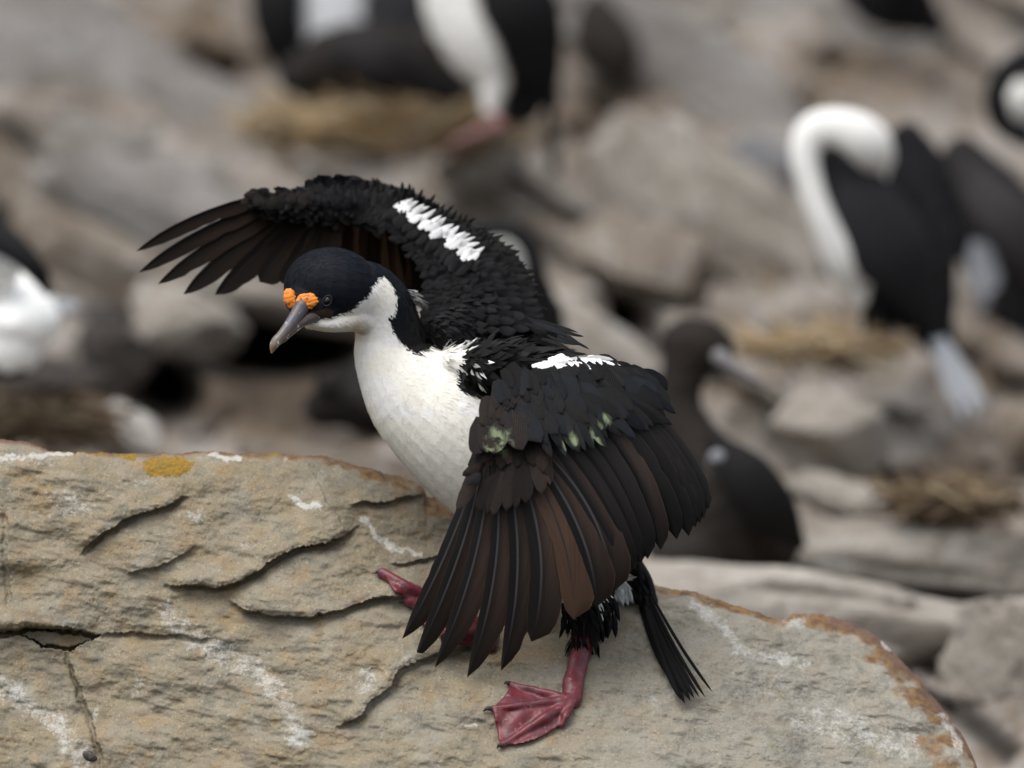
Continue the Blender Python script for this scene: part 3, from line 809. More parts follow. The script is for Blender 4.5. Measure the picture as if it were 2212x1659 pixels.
def foot(heel, tips, concave, ankle, thick=.0055, toe_r=9.0):
    """four toes joined by one web, draped on the rock; returns pieces"""
    out = []
    for k, tp in enumerate(tips):
        P = []
        for t in np.linspace(0, 1, 9):
            u = heel[0] + (tp[0] - heel[0]) * t; v = heel[1] + (tp[1] - heel[1]) * t
            # gentle bow so that the knuckles stand proud
            P.append((u, v, ry(u, v) - .0035 - .004 * math.sin(math.pi * t) * (1 if t < .9 else .6), toe_r * (1.25 - .55 * t) + 1.6 * (abs((t * 3) % 1 - .5) > .36), toe_r * (1.2 - .5 * t)))
        out.append(tube(P, 20, 12))
    edge = []
    for k in range(len(tips)):
        edge.append(tips[k])
        if k < len(tips) - 1: edge.append(concave[k])
    E = lerp_path(edge, 33)
    nr = 14
    top = []; bot = []
    for i in range(nr):
        r = .06 + .92 * i / (nr - 1)
        for e in E:
            u = heel[0] + (e[0] - heel[0]) * r; v = heel[1] + (e[1] - heel[1]) * r
            yy = ry(u, v)
            sag = .0012 * math.sin(u / 9.0 + v / 13.0)
            top.append((u, v, yy - thick + sag)); bot.append((u, v, yy + .001))
    T = np.array(top); Bq = np.array(bot); m = len(E)
    V = np.concatenate([W(T[:, 0], T[:, 1], T[:, 2]), W(Bq[:, 0], Bq[:, 1], Bq[:, 2])]); o = nr * m
    F = []
    for i in range(nr - 1):
        for j in range(m - 1):
            a, b, c, d = i * m + j, i * m + j + 1, (i + 1) * m + j + 1, (i + 1) * m + j
            F.append((a, b, c, d)); F.append((o + d, o + c, o + b, o + a))
    for i in range(nr - 1):
        for j, s in ((0, 1), (m - 1, -1)):
            a, b = i * m + j, (i + 1) * m + j
            F.append((a, b, o + b, o + a)[::s])
    for j in range(m - 1):
        for i, s in ((0, -1), (nr - 1, 1)):
            a, b = i * m + j, i * m + j + 1
            F.append((a, b, o + b, o + a)[::s])
    out.append((V, F))
    return out

N_TIPS = [(1102, 1478), (1064, 1531), (1084, 1610), (1214, 1566)]
pieces += foot((1238, 1512), N_TIPS, [(1086, 1504), (1069, 1572), (1152, 1600)], an)
F_TIPS = [(826, 1238), (882, 1298), (962, 1376), (1060, 1398)]
pieces += foot((1050, 1362), F_TIPS, [(846, 1274), (908, 1346), (1010, 1396)], fan, .0065, 16.0)

HV, HF, HN = remesh(pieces, .0016, 5, .5)

WHITE = [(648, 704), (690, 690), (716, 687), (751, 675), (772, 658), (794, 638), (811, 613), (825, 598), (841, 610), (852, 623), (857, 652), (853, 680),
         (838, 686), (845, 702), (852, 716), (862, 732), (872, 746), (895, 765), (930, 752), (965, 728), (1012, 742), (1005, 770), (985, 800), (990, 840), (1050, 872), (1066, 900), (1066, 960),
         (1100, 1060), (1250, 1160), (1330, 1230), (1374, 1262), (1374, 1318), (1340, 1330), (1316, 1312), (1250, 1270), (1200, 1330), (1000, 1340), (900, 1120), (740, 850), (742, 724), (700, 738), (648, 724)]
FACE = [(632, 664), (650, 668), (688, 671), (704, 664), (722, 672), (716, 686), (700, 688), (672, 697), (640, 704)]
BLUEBLACK, BLACK, BROWNBLACK = np.array((.0046, .0064, .0108)), np.array((.0062, .0062, .0070)), np.array((.010, .0083, .0074))
WHT = np.array((.83, .82, .79)); RED = np.array((.125, .021, .028)); SKIN = np.array((.040, .027, .021))

def hero_zone(u, v, P):
    """0 black, 1 white, 2 red skin, 3 face skin"""
    ju = u + 5 * fbm(u / 9, v / 9, 1.0, 2); jv = v + 5 * fbm(u / 9, v / 9, 4.0, 2)
    z = np.zeros(u.shape, int)
    z[inpoly(ju, jv, WHITE)] = 1
    z[inpoly(u, v, FACE)] = 3
    y = P[..., 1]
    leg_n = (v > 1366) & (u > 1000) & (u < 1330)
    leg_f = inpoly(u, v, [(790, 1215), (905, 1225), (1030, 1262), (1096, 1262), (1110, 1420), (950, 1420), (790, 1290)]) & (y > -.06)
    z[leg_n | leg_f] = 2
    return z

def hero_col(u, v, P, r=None):
    z = hero_zone(u, v, P)
    c = np.zeros(u.shape + (3,))
    hd = sstep(180, 90, np.hypot(u - 740, v - 640))[..., None]
    br = sstep(-.2, .5, fbm(u / 60, v / 60, 3.0, 3))[..., None] * sstep(800, 950, u)[..., None]
    c[:] = BLACK * (1 - hd) + BLUEBLACK * hd
    c = c * (1 - br * .6) + BROWNBLACK * br * .6
    ye = (sstep(900, 1080, v) * .5 + sstep(-.1, .6, fbm(u / 40, v / 60, 7.0, 3)) * .12)[..., None]
    yell = WHT * (1 - .28 * ye) * np.array((1, .985, .93)) + .0
    # shade under the chin, painted into the throat fold
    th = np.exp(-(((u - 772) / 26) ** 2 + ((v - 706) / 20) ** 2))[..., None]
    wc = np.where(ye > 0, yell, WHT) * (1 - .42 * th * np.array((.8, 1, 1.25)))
    c[z == 1] = wc[z == 1]
    rr = RED * (1 + .35 * fbm(u / 14, v / 14, 2.0, 3))[..., None]
    pk = sstep(.2, .55, fbm(u / 22, v / 18, 8.0, 3))[..., None]
    rr = rr * (1 - .5 * pk) + np.array((.17, .04, .047)) * .5 * pk
    c[z == 2] = rr[z == 2]
    c[z == 3] = SKIN
    if r is not None: c = c * np.where((z == 1)[..., None], r.uniform(.97, 1.03, u.shape + (1,)), r.uniform(.8, 1.25, u.shape + (1,)))
    return np.clip(c, 0.003, .84)

u_, v_ = UV(HV)
zc = hero_zone(u_, v_, HV)
# wrinkled skin on the legs and web
sk = (zc == 2)
HV = HV + HN * (sk * (.0004 * fbm(u_ / 6, v_ / 6, 1.0, 3)))[:, None]
t = NT("bird_skin")
cc = t.attr("Col").outputs["Color"]; skn = t.attr("skin").outputs["Fac"]
p = t.pos()
kk = t.n("ShaderNodeCombineColor"); f = t.math('MULTIPLY_ADD', t.math('SUBTRACT', t.noise(320, 4, .65, p), .5), t.math('MULTIPLY_ADD', skn, .7, .18), 1.0)
for i in range(3): t.put(kk.inputs[i], f)
c2 = t.mix(1.0, cc, kk.outputs[0], 'MULTIPLY')
spk = t.math('MULTIPLY', skn, t.ramp(t.noise(120, 4, .7, p), .60, .68))
c2 = t.mix(t.math('MULTIPLY', spk, .4), c2, (.36, .27, .28))
gv = t.math('MULTIPLY', skn, t.ramp(t.noise(75, 5, .75, p), .48, .62))
c2 = t.mix(t.math('MULTIPLY', gv, .7), c2, (.085, .04, .05))
M_skin = t.fin(c2, t.math('MULTIPLY_ADD', skn, -.26, .64), t.math('MULTIPLY_ADD', skn, .25, .12), t.bump(t.noise(900, 3, .6, p), .2, .0006))
body = new_mesh("body", HV, HF, M_skin, shag, True, cols=hero_col(u_, v_, HV), attrs=dict(skin=np.isin(zc, (2,)).astype(float)))

ANCH = np.array([(640, 660, .7, -.7), (690, 560, 1, -.35), (790, 590, .8, .6), (850, 660, .35, 1), (800, 780, .15, 1), (880, 900, .5, .85), (1050, 1010, .7, .7), (1250, 1150, .75, .65),
                 (960, 730, .95, .3), (1150, 760, 1, .05), (690, 690, 1, .05), (760, 680, .9, .45), (1080, 640, .9, -.2), (980, 560, .8, -.5), (820, 460, .7, -.6), (660, 430, -.5, -.5), (1250, 1340, .15, 1), (1360, 1250, .7, .7)], float)
def hero_flow(u, v, P):
    d2 = (u[:, None] - ANCH[:, 0]) ** 2 + (v[:, None] - ANCH[:, 1]) ** 2 + 300
    w = 1 / d2 ** 1.6
    w /= w.sum(1, keepdims=True)
    return w @ ANCH[:, 2], w @ ANCH[:, 3], np.zeros(len(u))

M_plume = mat_plumage("plumage", .62, .13)
def keep_soft(u, v, P):
    z = hero_zone(u, v, P)
    return ((z == 0) | (z == 1)) * np.where(z == 1, 1.0, .75) * np.where(u < 860, 1.9, 1.0)
fuzz(HV, HF, HN, 60000, keep_soft, hero_flow, hero_col,
     lambda u, v: np.where(u < 860, .0055, .0085) * (1 + .4 * (u > 1150)), lambda u, v: np.full(u.shape, .0009), lambda u, v: np.where(inpoly(u, v, WHITE), .05, .07),
     "body_plumage", M_plume, shag, 3, 1.0)
# loose larger contour feathers over the back and shoulders
def contour(n, poly, name, L, wd, lift, colr, ymax, seed, jit=.3, extra=None):
    return fuzz(HV, HF, HN, n, lambda u, v, P: (inpoly(u, v, poly) & (P[..., 1] < ymax)) * 1.0, hero_flow, colr, lambda u, v: np.full(u.shape, L), lambda u, v: np.full(u.shape, wd),
                lambda u, v: np.full(u.shape, lift), name, M_plume, shag, seed, .7, .0, jit)
blk = lambda u, v, P, r: np.clip(BLACK * .8 + r.uniform(0, .006, (len(u), 1)) * np.array((1, .98, .96)), 0, 1)
contour(2600, [(905, 700), (1010, 640), (1100, 600), (1200, 640), (1260, 740), (1250, 860), (1050, 870), (985, 830), (1000, 745), (930, 750)], "back_feathers", .015, .0045, .15, blk, .16, 5)
contour(420, [(1040, 735), (1200, 715), (1290, 800), (1280, 850), (1100, 850), (1000, 790)], "scapular_feathers", .024, .0075, .24, blk, .05, 8, .25)
contour(420, [(1170, 1200), (1340, 1230), (1330, 1390), (1220, 1390)], "thigh_feathers", .022, .004, .22, lambda u, v, P, r: np.clip(np.where((hero_zone(u, v, P) == 1)[:, None], WHT * .8, BLACK * .8), 0, 1), .1, 9)
wt = lambda u, v, P, r: np.clip(WHT * r.uniform(.6, .95, (len(u), 1)), 0, .85)
contour(60, [(948, 745), (1012, 728), (1022, 760), (990, 800), (962, 800)], "shoulder_tuft", .016, .0032, .22, wt, .02, 11, .22)
contour(36, [(1004, 772), (1046, 780), (1056, 820), (1020, 828)], "armpit_tuft", .016, .0035, .32, wt, .02, 12, .3)
contour(16, [(1052, 820), (1078, 818), (1078, 850), (1060, 850)], "armpit_tuft", .018, .0022, .3, wt, .02, 13, .15)
contour(60, [(880, 625), (915, 622), (918, 655), (892, 655)], "shoulder_tuft", .014, .0035, .5, wt, .3, 14, .5)

# --- bill
def bill():
    t = NT("bill_horn"); p = t.pos()
    c = t.attr("Col").outputs["Color"]
    k = t.n("ShaderNodeCombineColor"); f = t.math('MULTIPLY_ADD', t.noise(260, 4, .65, p), .9, .55)
    for i in range(3): t.put(k.inputs[i], f)
    c = t.mix(1.0, c, k.outputs[0], 'MULTIPLY')
    c = t.mix(t.ramp(t.noise(130, 3, .6, p), .60, .66), c, (.5, .48, .46))
    m = t.fin(c, .38, .45, t.bump(t.noise(420, 3, .6, p), .3, .0008))
    def part(name, pts, cols, parent, n=30):
        V, F = tube(pts, n, 18)
        u, v = UV(V)
        s = np.clip((v - 655) / 105, 0, 1)
        cc = np.array([[np.interp(x, [0, .45, .75, 1], [c[i] for c in cols]) for i in range(3)] for x in s])
        return new_mesh(name, V, F, m, parent, True, cols=cc)
    up = part("beak", [(652, 662, -.076, 17, 15), (640, 681, -.081, 14.5, 13), (622, 706, -.088, 11.5, 11), (607, 725, -.093, 10.2, 10), (597, 737, -.096, 11, 9), (590.5, 749, -.0975, 8.5, 6.5), (587, 761, -.0965, 2.6, 3)],
              [(.065, .06, .068), (.095, .088, .10), (.14, .11, .095), (.22, .145, .085)], shag)
    part("lower_mandible", [(702, 680, -.064, 7, 10), (676, 684, -.070, 13, 13), (650, 697, -.077, 11, 12), (630, 715, -.083, 8.5, 9), (614, 731, -.088, 7, 7.5), (604, 741, -.091, 4, 4)],
         [(.042, .029, .024), (.085, .062, .062), (.12, .09, .08), (.15, .105, .08)], up)
bill()

# --- orange wattles
def wattle(u, v, y, ru, rv, rd, rot, seed):
    V, F = ball(u, v, y, ru, rv, rd, rot, 64, 44)
    c = V.mean(0); d = V - c
    uu, vv = UV(V)
    # folded, knobbly skin
    x = (uu - u); z = (vv - v)
    n = .10 * np.abs(np.sin(z / 3.4 + x / 14 + 2.4 * fbm(x / 14, z / 9, seed, 3))) + .15 * fbm(x / 11, z / 10, seed + 3, 3) + .09 * np.abs(vnoise(x / 6.5, z / 6, seed + 5))
    V = c + d * (1 + n - .03)[:, None]
    o = new_mesh("wattle", V, F, M_wat, shag, True, attrs=dict(fold=n))
    return o
t = NT("orange_skin"); p = t.pos()
cf = t.ramp(t.attr("fold").outputs["Fac"], -.04, .08)
c = t.mix(cf, (.30, .075, .010), (.74, .235, .028))
c = t.mix(t.math('MULTIPLY', t.ramp(t.noise(150, 3, .6, p), .55, .7), .5), c, (.66, .17, .05))
M_wat = t.fin(c, .5, .35, t.bump(t.noise(1000, 3, .6, p), .35, .0008))
wattle(628, 645, -.069, 14, 21, 10, -.2, 1.0)
wattle(663, 652, -.0765, 23, 18, 9.5, -.2, 2.0)

# --- eye
def eye():
    t = NT("eye_dark"); m = t.fin((.006, .005, .005), .2, .35)
    V, F = ball(707, 650, -.0772, 8.5, 10.5, 6, .45, 24, 16)
    e = new_mesh("eye", V, F, m, shag)
    t = NT("eyelid"); m2 = t.fin((.008, .0085, .011), .6, .2)
    g = Geo(); n, k = 36, 10
    V = []
    for i in range(n):
        a = 2 * math.pi * i / n
        for j in range(k):
            b = 2 * math.pi * j / k
            r = 1 + .24 * math.cos(b)
            x, z = 8.6 * r * math.cos(a), 11.8 * r * math.sin(a)
            ca, sa = math.cos(.5), math.sin(.5)
            V.append((707 + x * ca - z * sa, 650 + x * sa + z * ca, -.0775 - .0014 * math.sin(b) - .0010))
    V = np.array(V)
    F = [(i * k + j, i * k + (j + 1) % k, ((i + 1) % n) * k + (j + 1) % k, ((i + 1) % n) * k + j) for i in range(n) for j in range(k)]
    new_mesh("eyelid", W(V[:, 0], V[:, 1], V[:, 2]), F, m2, e)
eye()

# --- claws
t = NT("claw_horn"); M_claw = t.fin((.03, .027, .027), .5, .3)
def claw(u, v, du, dv):
    y = ry(u, v)
    V, F = tube([(u, v, y - .004, 5.5, 5), (u + du * .55, v + dv * .5 - 2, y - .0052, 4.5, 4), (u + du, v + dv + 2, ry(u + du, v + dv) - .001, 1.2, 1.2)], 10, 10)
    new_mesh("claw", V, F, M_claw, shag)
for (a, b) in zip(N_TIPS[:3], [(-13, -3), (-20, 3), (-10, 4)]): claw(a[0], a[1], *b)
for (a, b) in zip(F_TIPS[:2], [(-16, -1), (-20, 2)]): claw(a[0], a[1], *b)

# ------------------------------------------------------------------ near wing (upper side)
def yw(u, v):
    u = np.asarray(u, float); v = np.asarray(v, float)
    y = -.132 + np.where(u > 1180, .066 * ((u - 1180) / 330) ** 2, .018 * ((u - 1180) / 300) ** 2)
    return y + np.where(v > 1050, .045 * ((v - 1050) / 420) ** 2, .050 * ((1050 - v) / 260) ** 2)

OUT_D, INN_D = (.0135, .0125, .0125), (.047, .034, .028)
M_prim = mat_feather("primary_vane", (.0075, .0064, .0062), (.044, .028, .0215), (.055, .052, .055), (.085, .045, .026), .5, .22, .035)
M_bright = mat_feather("worn_vane", (.062, .036, .023), (.060, .034, .022), (.03, .025, .022), (.13, .075, .045), .55, .22, .03)
M_sec = mat_feather("secondary_vane", (.0068, .0064, .0072), (.0105, .0078, .0072), (.003, .0028, .003), (.05, .032, .024), .42, .22, .02)
M_sec2 = mat_feather("secondary_vane_brown", (.007, .0058, .0056), (.042, .026, .020), (.008, .007, .007), (.085, .05, .035), .45, .25, .025)
M_tail = mat_feather("tail_vane", (.0035, .0033, .0035), (.006, .0052, .005), (.012, .011, .011), None, .6, .08, .03)
M_cov = mat_covert("covert_vane")
M_covw = mat_covert("white_covert_vane", nv=.2)


def wing_sheet(name, rows, mat, parent, col):
    """supporting skin of the wing under its feathers; rows = list of [(u, v, y), ...] of equal length"""
    A = np.array(rows, float)
    nr, nc = A.shape[:2]
    P = W(A[..., 0], A[..., 1], A[..., 2])
    P2 = P + np.array((0, .004, 0))
    V = np.concatenate([P.reshape(-1, 3), P2.reshape(-1, 3)]); o = nr * nc
    F = []
    for i in range(nr - 1):
        for j in range(nc - 1):
            a, b, c, d = i * nc + j, i * nc + j + 1, (i + 1) * nc + j + 1, (i + 1) * nc + j
            F += [(a, b, c, d), (o + d, o + c, o + b, o + a)]
    rim = [(0, j) for j in range(nc)] + [(i, nc - 1) for i in range(1, nr)] + [(nr - 1, j) for j in range(nc - 2, -1, -1)] + [(i, 0) for i in range(nr - 2, 0, -1)]
    for k in range(len(rim)):
        a = rim[k][0] * nc + rim[k][1]; b = rim[(k + 1) % len(rim)][0] * nc + rim[(k + 1) % len(rim)][1]
        F.append((b, a, o + a, o + b))
    return new_mesh(name, V, F, mat, parent, True, cols=np.broadcast_to(np.array(col), (len(V), 3)))

def build_near_wing():
    lo = lerp_path([(1010, 1005), (1060, 1050), (1130, 1055), (1200, 1020), (1280, 985), (1360, 935), (1440, 905)], 26)
    hi = lerp_path([(1058, 880), (1085, 840), (1130, 812), (1200, 795), (1280, 790), (1350, 800), (1412, 830)], 26)
    rows = [[(*(hi[j] * (1 - s) + lo[j] * s), 0) for j in range(26)] for s in np.linspace(0, 1, 9)]
    rows = [[(a, b, float(yw(a, b)) + .006) for a, b, _ in r] for r in rows]
    wing = wing_sheet("wing", rows, M_plume, shag, BLACK)
    P = [((1030, 1010), (962, 1195), (869, 1380), 58), ((1040, 1005), (988, 1205), (895, 1425), 60), ((1055, 1000), (1022, 1215), (940, 1441), 62), ((1070, 998), (1068, 1230), (1009, 1463), 66),
         ((1090, 990), (1117, 1220), (1082, 1449), 68), ((1108, 985), (1166, 1185), (1148, 1386), 74), ((1125, 975), (1212, 1155), (1239, 1338), 74), ((1140, 965), (1247, 1135), (1289, 1310), 72), ((1155, 955), (1275, 1105), (1325, 1278), 70)]
    S = [((1180, 945), (1282, 1095), (1347, 1252), 62), ((1200, 935), (1302, 1078), (1369, 1230), 52), ((1222, 922), (1322, 1055), (1384, 1216), 48), ((1240, 908), (1340, 1038), (1399, 1207), 46), ((1262, 892), (1368, 1012), (1427, 1188), 46),
         ((1282, 885), (1390, 1000), (1462, 1165), 44), ((1302, 878), (1411, 986), (1488, 1158), 42), ((1318, 872), (1428, 982), (1502, 1139), 38), ((1330, 869), (1440, 976), (1512, 1130), 34), ((1340, 866), (1450, 970), (1521, 1120), 30), ((1352, 863), (1462, 962), (1531, 1100), 28)]
    k = 0
    for i, (b, m, tp, w) in enumerate(P + S):
        k += 1
        dy = -.0013 * k + .008
        pt = [(q[0], q[1], float(yw(*q)) + dy) for q in (b, m, tp)]
        pt[2] = (tp[0], tp[1], pt[2][2] - .004)
        prim = i < len(P)
        mt = (M_bright if i == 6 else M_prim) if prim else (M_sec2 if i in (9, 13) else M_sec)
        add_feather("primary_feather" if prim else "secondary_feather", mt, wing, *pt, w, fo=.26 if i < 5 else .34, round_tip=.42 if i < 5 else .2, out=1, nick=3 if prim else 2, seed=40 + i, taper=.85 if i < 5 else .55, tent=.0016 if prim else .0028)
    # bastard wing and coverts: rows from the lowest up
    r = np.random.default_rng(21)
    STAINS = [((1240, 950), 12), ((1248, 964), 11), ((1286, 945), 11), ((1294, 960), 9), ((1310, 905), 9), ((1298, 922), 8), ((1222, 965), 9), ((1076, 945), 20), ((1084, 966), 15), ((1102, 943), 12), ((1056, 962), 14)]
    _old = [((1075, 945), 24), ((1090, 965), 24), ((1060, 975), 14), ((1240, 955), 17), ((1262, 965), 15), ((1292, 950), 16), ((1330, 895), 12), ((1216, 970), 12)]
    def covert_row(name, tips, dirs, L, w, n, lift, layer, col0, amp=.012, kind=None, rt=.45, jit=5):
        tp = lerp_path(tips, n); dr = lerp_path(dirs, n)
        g = Geo(); st = []
        for i in range(n):
            d = dr[i] + r.normal(0, .07, 2); d /= np.hypot(*d)
            T = tp[i] + r.normal(0, jit * 1.3, 2); Lk = L * r.uniform(1.0, 1.4)
            Bp = T - d * Lk; Mp = (T + Bp) / 2 + np.array((-d[1], d[0])) * r.normal(0, 3)
            # lower rows lie deeper; the inner feather overlaps the outer
            f = lambda q, e: (q[0], q[1], float(yw(q[0], q[1])) - layer - .00012 * i - .28 * e)
            V, F, uv = feather_geo(f(Bp, -.002), f(Mp, lift * .5), f(T, lift), w * r.uniform(.8, 1.25), fo=.45, round_tip=min(.9, rt + .2), out=1, tent=.0010, n=10, seed=int(r.integers(1e6)), taper=.55)
            cc = np.array(col0) * r.uniform(.5, 1.7)
            bw = float(sstep(1190, 1110, T[0]) * sstep(850, 905, T[1])) * r.uniform(.3, 1.0) if col0 is DK else 0
            cc = cc * (1 - bw) + np.array((.017, .0112, .009)) * bw
            if col0 is DK and r.random() < .35: cc = cc * np.array((.8, 1.0, 1.3))  # bluish sheen put into the colour of some dark coverts
            uu, vv = UV(V)
            h = 6.0
            fx = (yw(uu + h, vv) - yw(uu - h, vv)) / (2 * h * PX); fz = -(yw(uu, vv + h) - yw(uu, vv - h)) / (2 * h * PX)
            fld = np.stack([fx, -np.ones(len(V)), fz], 1); fld /= np.linalg.norm(fld, axis=1, keepdims=True)
            fld = fld + np.array((d[0], 0, -d[1])) * -.22
            g.add(V, F, uv, cc, soft_normals(V, uv, fld, r, .10, .18))
            s = np.zeros(len(V))
            for (q, rad) in STAINS: s = np.maximum(s, .85 * sstep(rad * 1.3, rad * .5, np.hypot(1.6 * ((uu - q[0]) * .87 - (vv - q[1]) * .5), .75 * ((uu - q[0]) * .5 + (vv - q[1]) * .87))))
            st.append(s)
        o = g.build(name, M_covw if 'white' in name else M_cov, wing, attrs=dict(stain=np.concatenate(st)))
        o['kind'] = 'stuff'
    DK, DB, BR = (.0052, .0052, .0056), (.0095, .0072, .0066), (.022, .014, .011)
    dirs0 = [(-.2, 1), (.2, .97), (.55, .83), (.78, .62), (.9, .45), (.95, .3)]
    covert_row("primary_coverts", [(997, 1092), (1028, 1100), (1058, 1114), (1090, 1106), (1122, 1098), (1152, 1074), (1178, 1050), (1200, 1035)], [(-.5, .9), (-.3, 1), (-.05, 1), (.15, 1), (.35, .94)], 88, 34, 10, .0015, .0125, (.015, .0105, .0088), rt=.55, jit=5)
    covert_row("carpal_coverts", [(1040, 1020), (1075, 1012), (1110, 1004), (1150, 1010), (1178, 1018)], [(-.3, 1), (0, 1), (.3, .95)], 78, 40, 8, .002, .0140, (.019, .0125, .0098), rt=.4)
    covert_row("greater_coverts", [(1200, 1000), (1232, 984), (1252, 975), (1270, 968), (1302, 976), (1318, 945), (1345, 942), (1370, 938), (1398, 931), (1420, 924), (1448, 917), (1458, 905)], [(.42, .9), (.55, .83), (.7, .71), (.8, .6), (.85, .5)], 100, 25, 17, .0025, .0262, DK, rt=.5, jit=4)
    covert_row("greater_coverts", [(1185, 975), (1230, 950), (1285, 932), (1345, 912), (1400, 893), (1446, 884)], [(.4, .92), (.65, .76), (.85, .52)], 88, 32, 13, .003, .0275, DK, rt=.4)
    covert_row("median_coverts", [(1035, 985), (1060, 978), (1095, 972), (1135, 965), (1175, 955), (1230, 925), (1290, 908), (1350, 886), (1428, 866)], dirs0, 82, 44, 13, .004, .0285, DK, rt=.35, jit=6)
    covert_row("median_coverts", [(1045, 950), (1085, 932), (1130, 918), (1180, 905), (1250, 884), (1320, 870), (1390, 850), (1434, 846)], dirs0, 66, 40, 13, .005, .0292, DK, rt=.4, jit=6)
    covert_row("lesser_coverts", [(1045, 925), (1080, 900), (1130, 880), (1190, 870), (1260, 852), (1330, 842), (1395, 828), (1425, 835)], dirs0, 52, 30, 17, .006, .0300, DK)
    covert_row("lesser_coverts", [(1060, 895), (1100, 868), (1150, 850), (1215, 838), (1290, 825), (1360, 815), (1412, 822)], dirs0, 46, 28, 17, .007, .0308, DK)
    covert_row("lesser_coverts", [(1080, 868), (1120, 842), (1180, 826), (1250, 812), (1320, 806), (1385, 812)], [(.1, 1), (.7, .7), (.95, .3)], 40, 26, 16, .007, .0316, DK)
    covert_row("leading_edge_coverts", [(1056, 905), (1050, 935), (1040, 965), (1024, 990), (1010, 1012), (1003, 1036)], [(-.75, .6), (-.9, .4), (-.8, .6)], 34, 20, 14, .003, .020, DK, jit=4)
    covert_row("white_bar_coverts", [(1222, 786), (1250, 780), (1285, 778), (1315, 780), (1342, 786)], [(.9, -.12), (.95, -.05)], 50, 14, 12, .004, .034, (.74, .74, .74), rt=.95, jit=3)
    covert_row("white_bar_coverts", [(1210, 790), (1240, 790), (1275, 790), (1300, 790)], [(.85, .35), (.8, .3)], 34, 12, 12, .003, .0332, (.74, .74, .74), rt=.6, jit=3)
    covert_row("lesser_coverts", [(1230, 800), (1280, 806), (1340, 806), (1390, 820), (1420, 846)], [(.85, .5), (.9, .42)], 44, 26, 11, .007, .0322, DK)
    covert_row("scapular_spikes", [(1205, 716), (1225, 724), (1244, 736), (1262, 752), (1272, 770)], [(.93, .25), (.93, .35)], 58, 8, 16, .004, .004, DK, rt=.9, jit=7)
    return wing
build_near_wing()

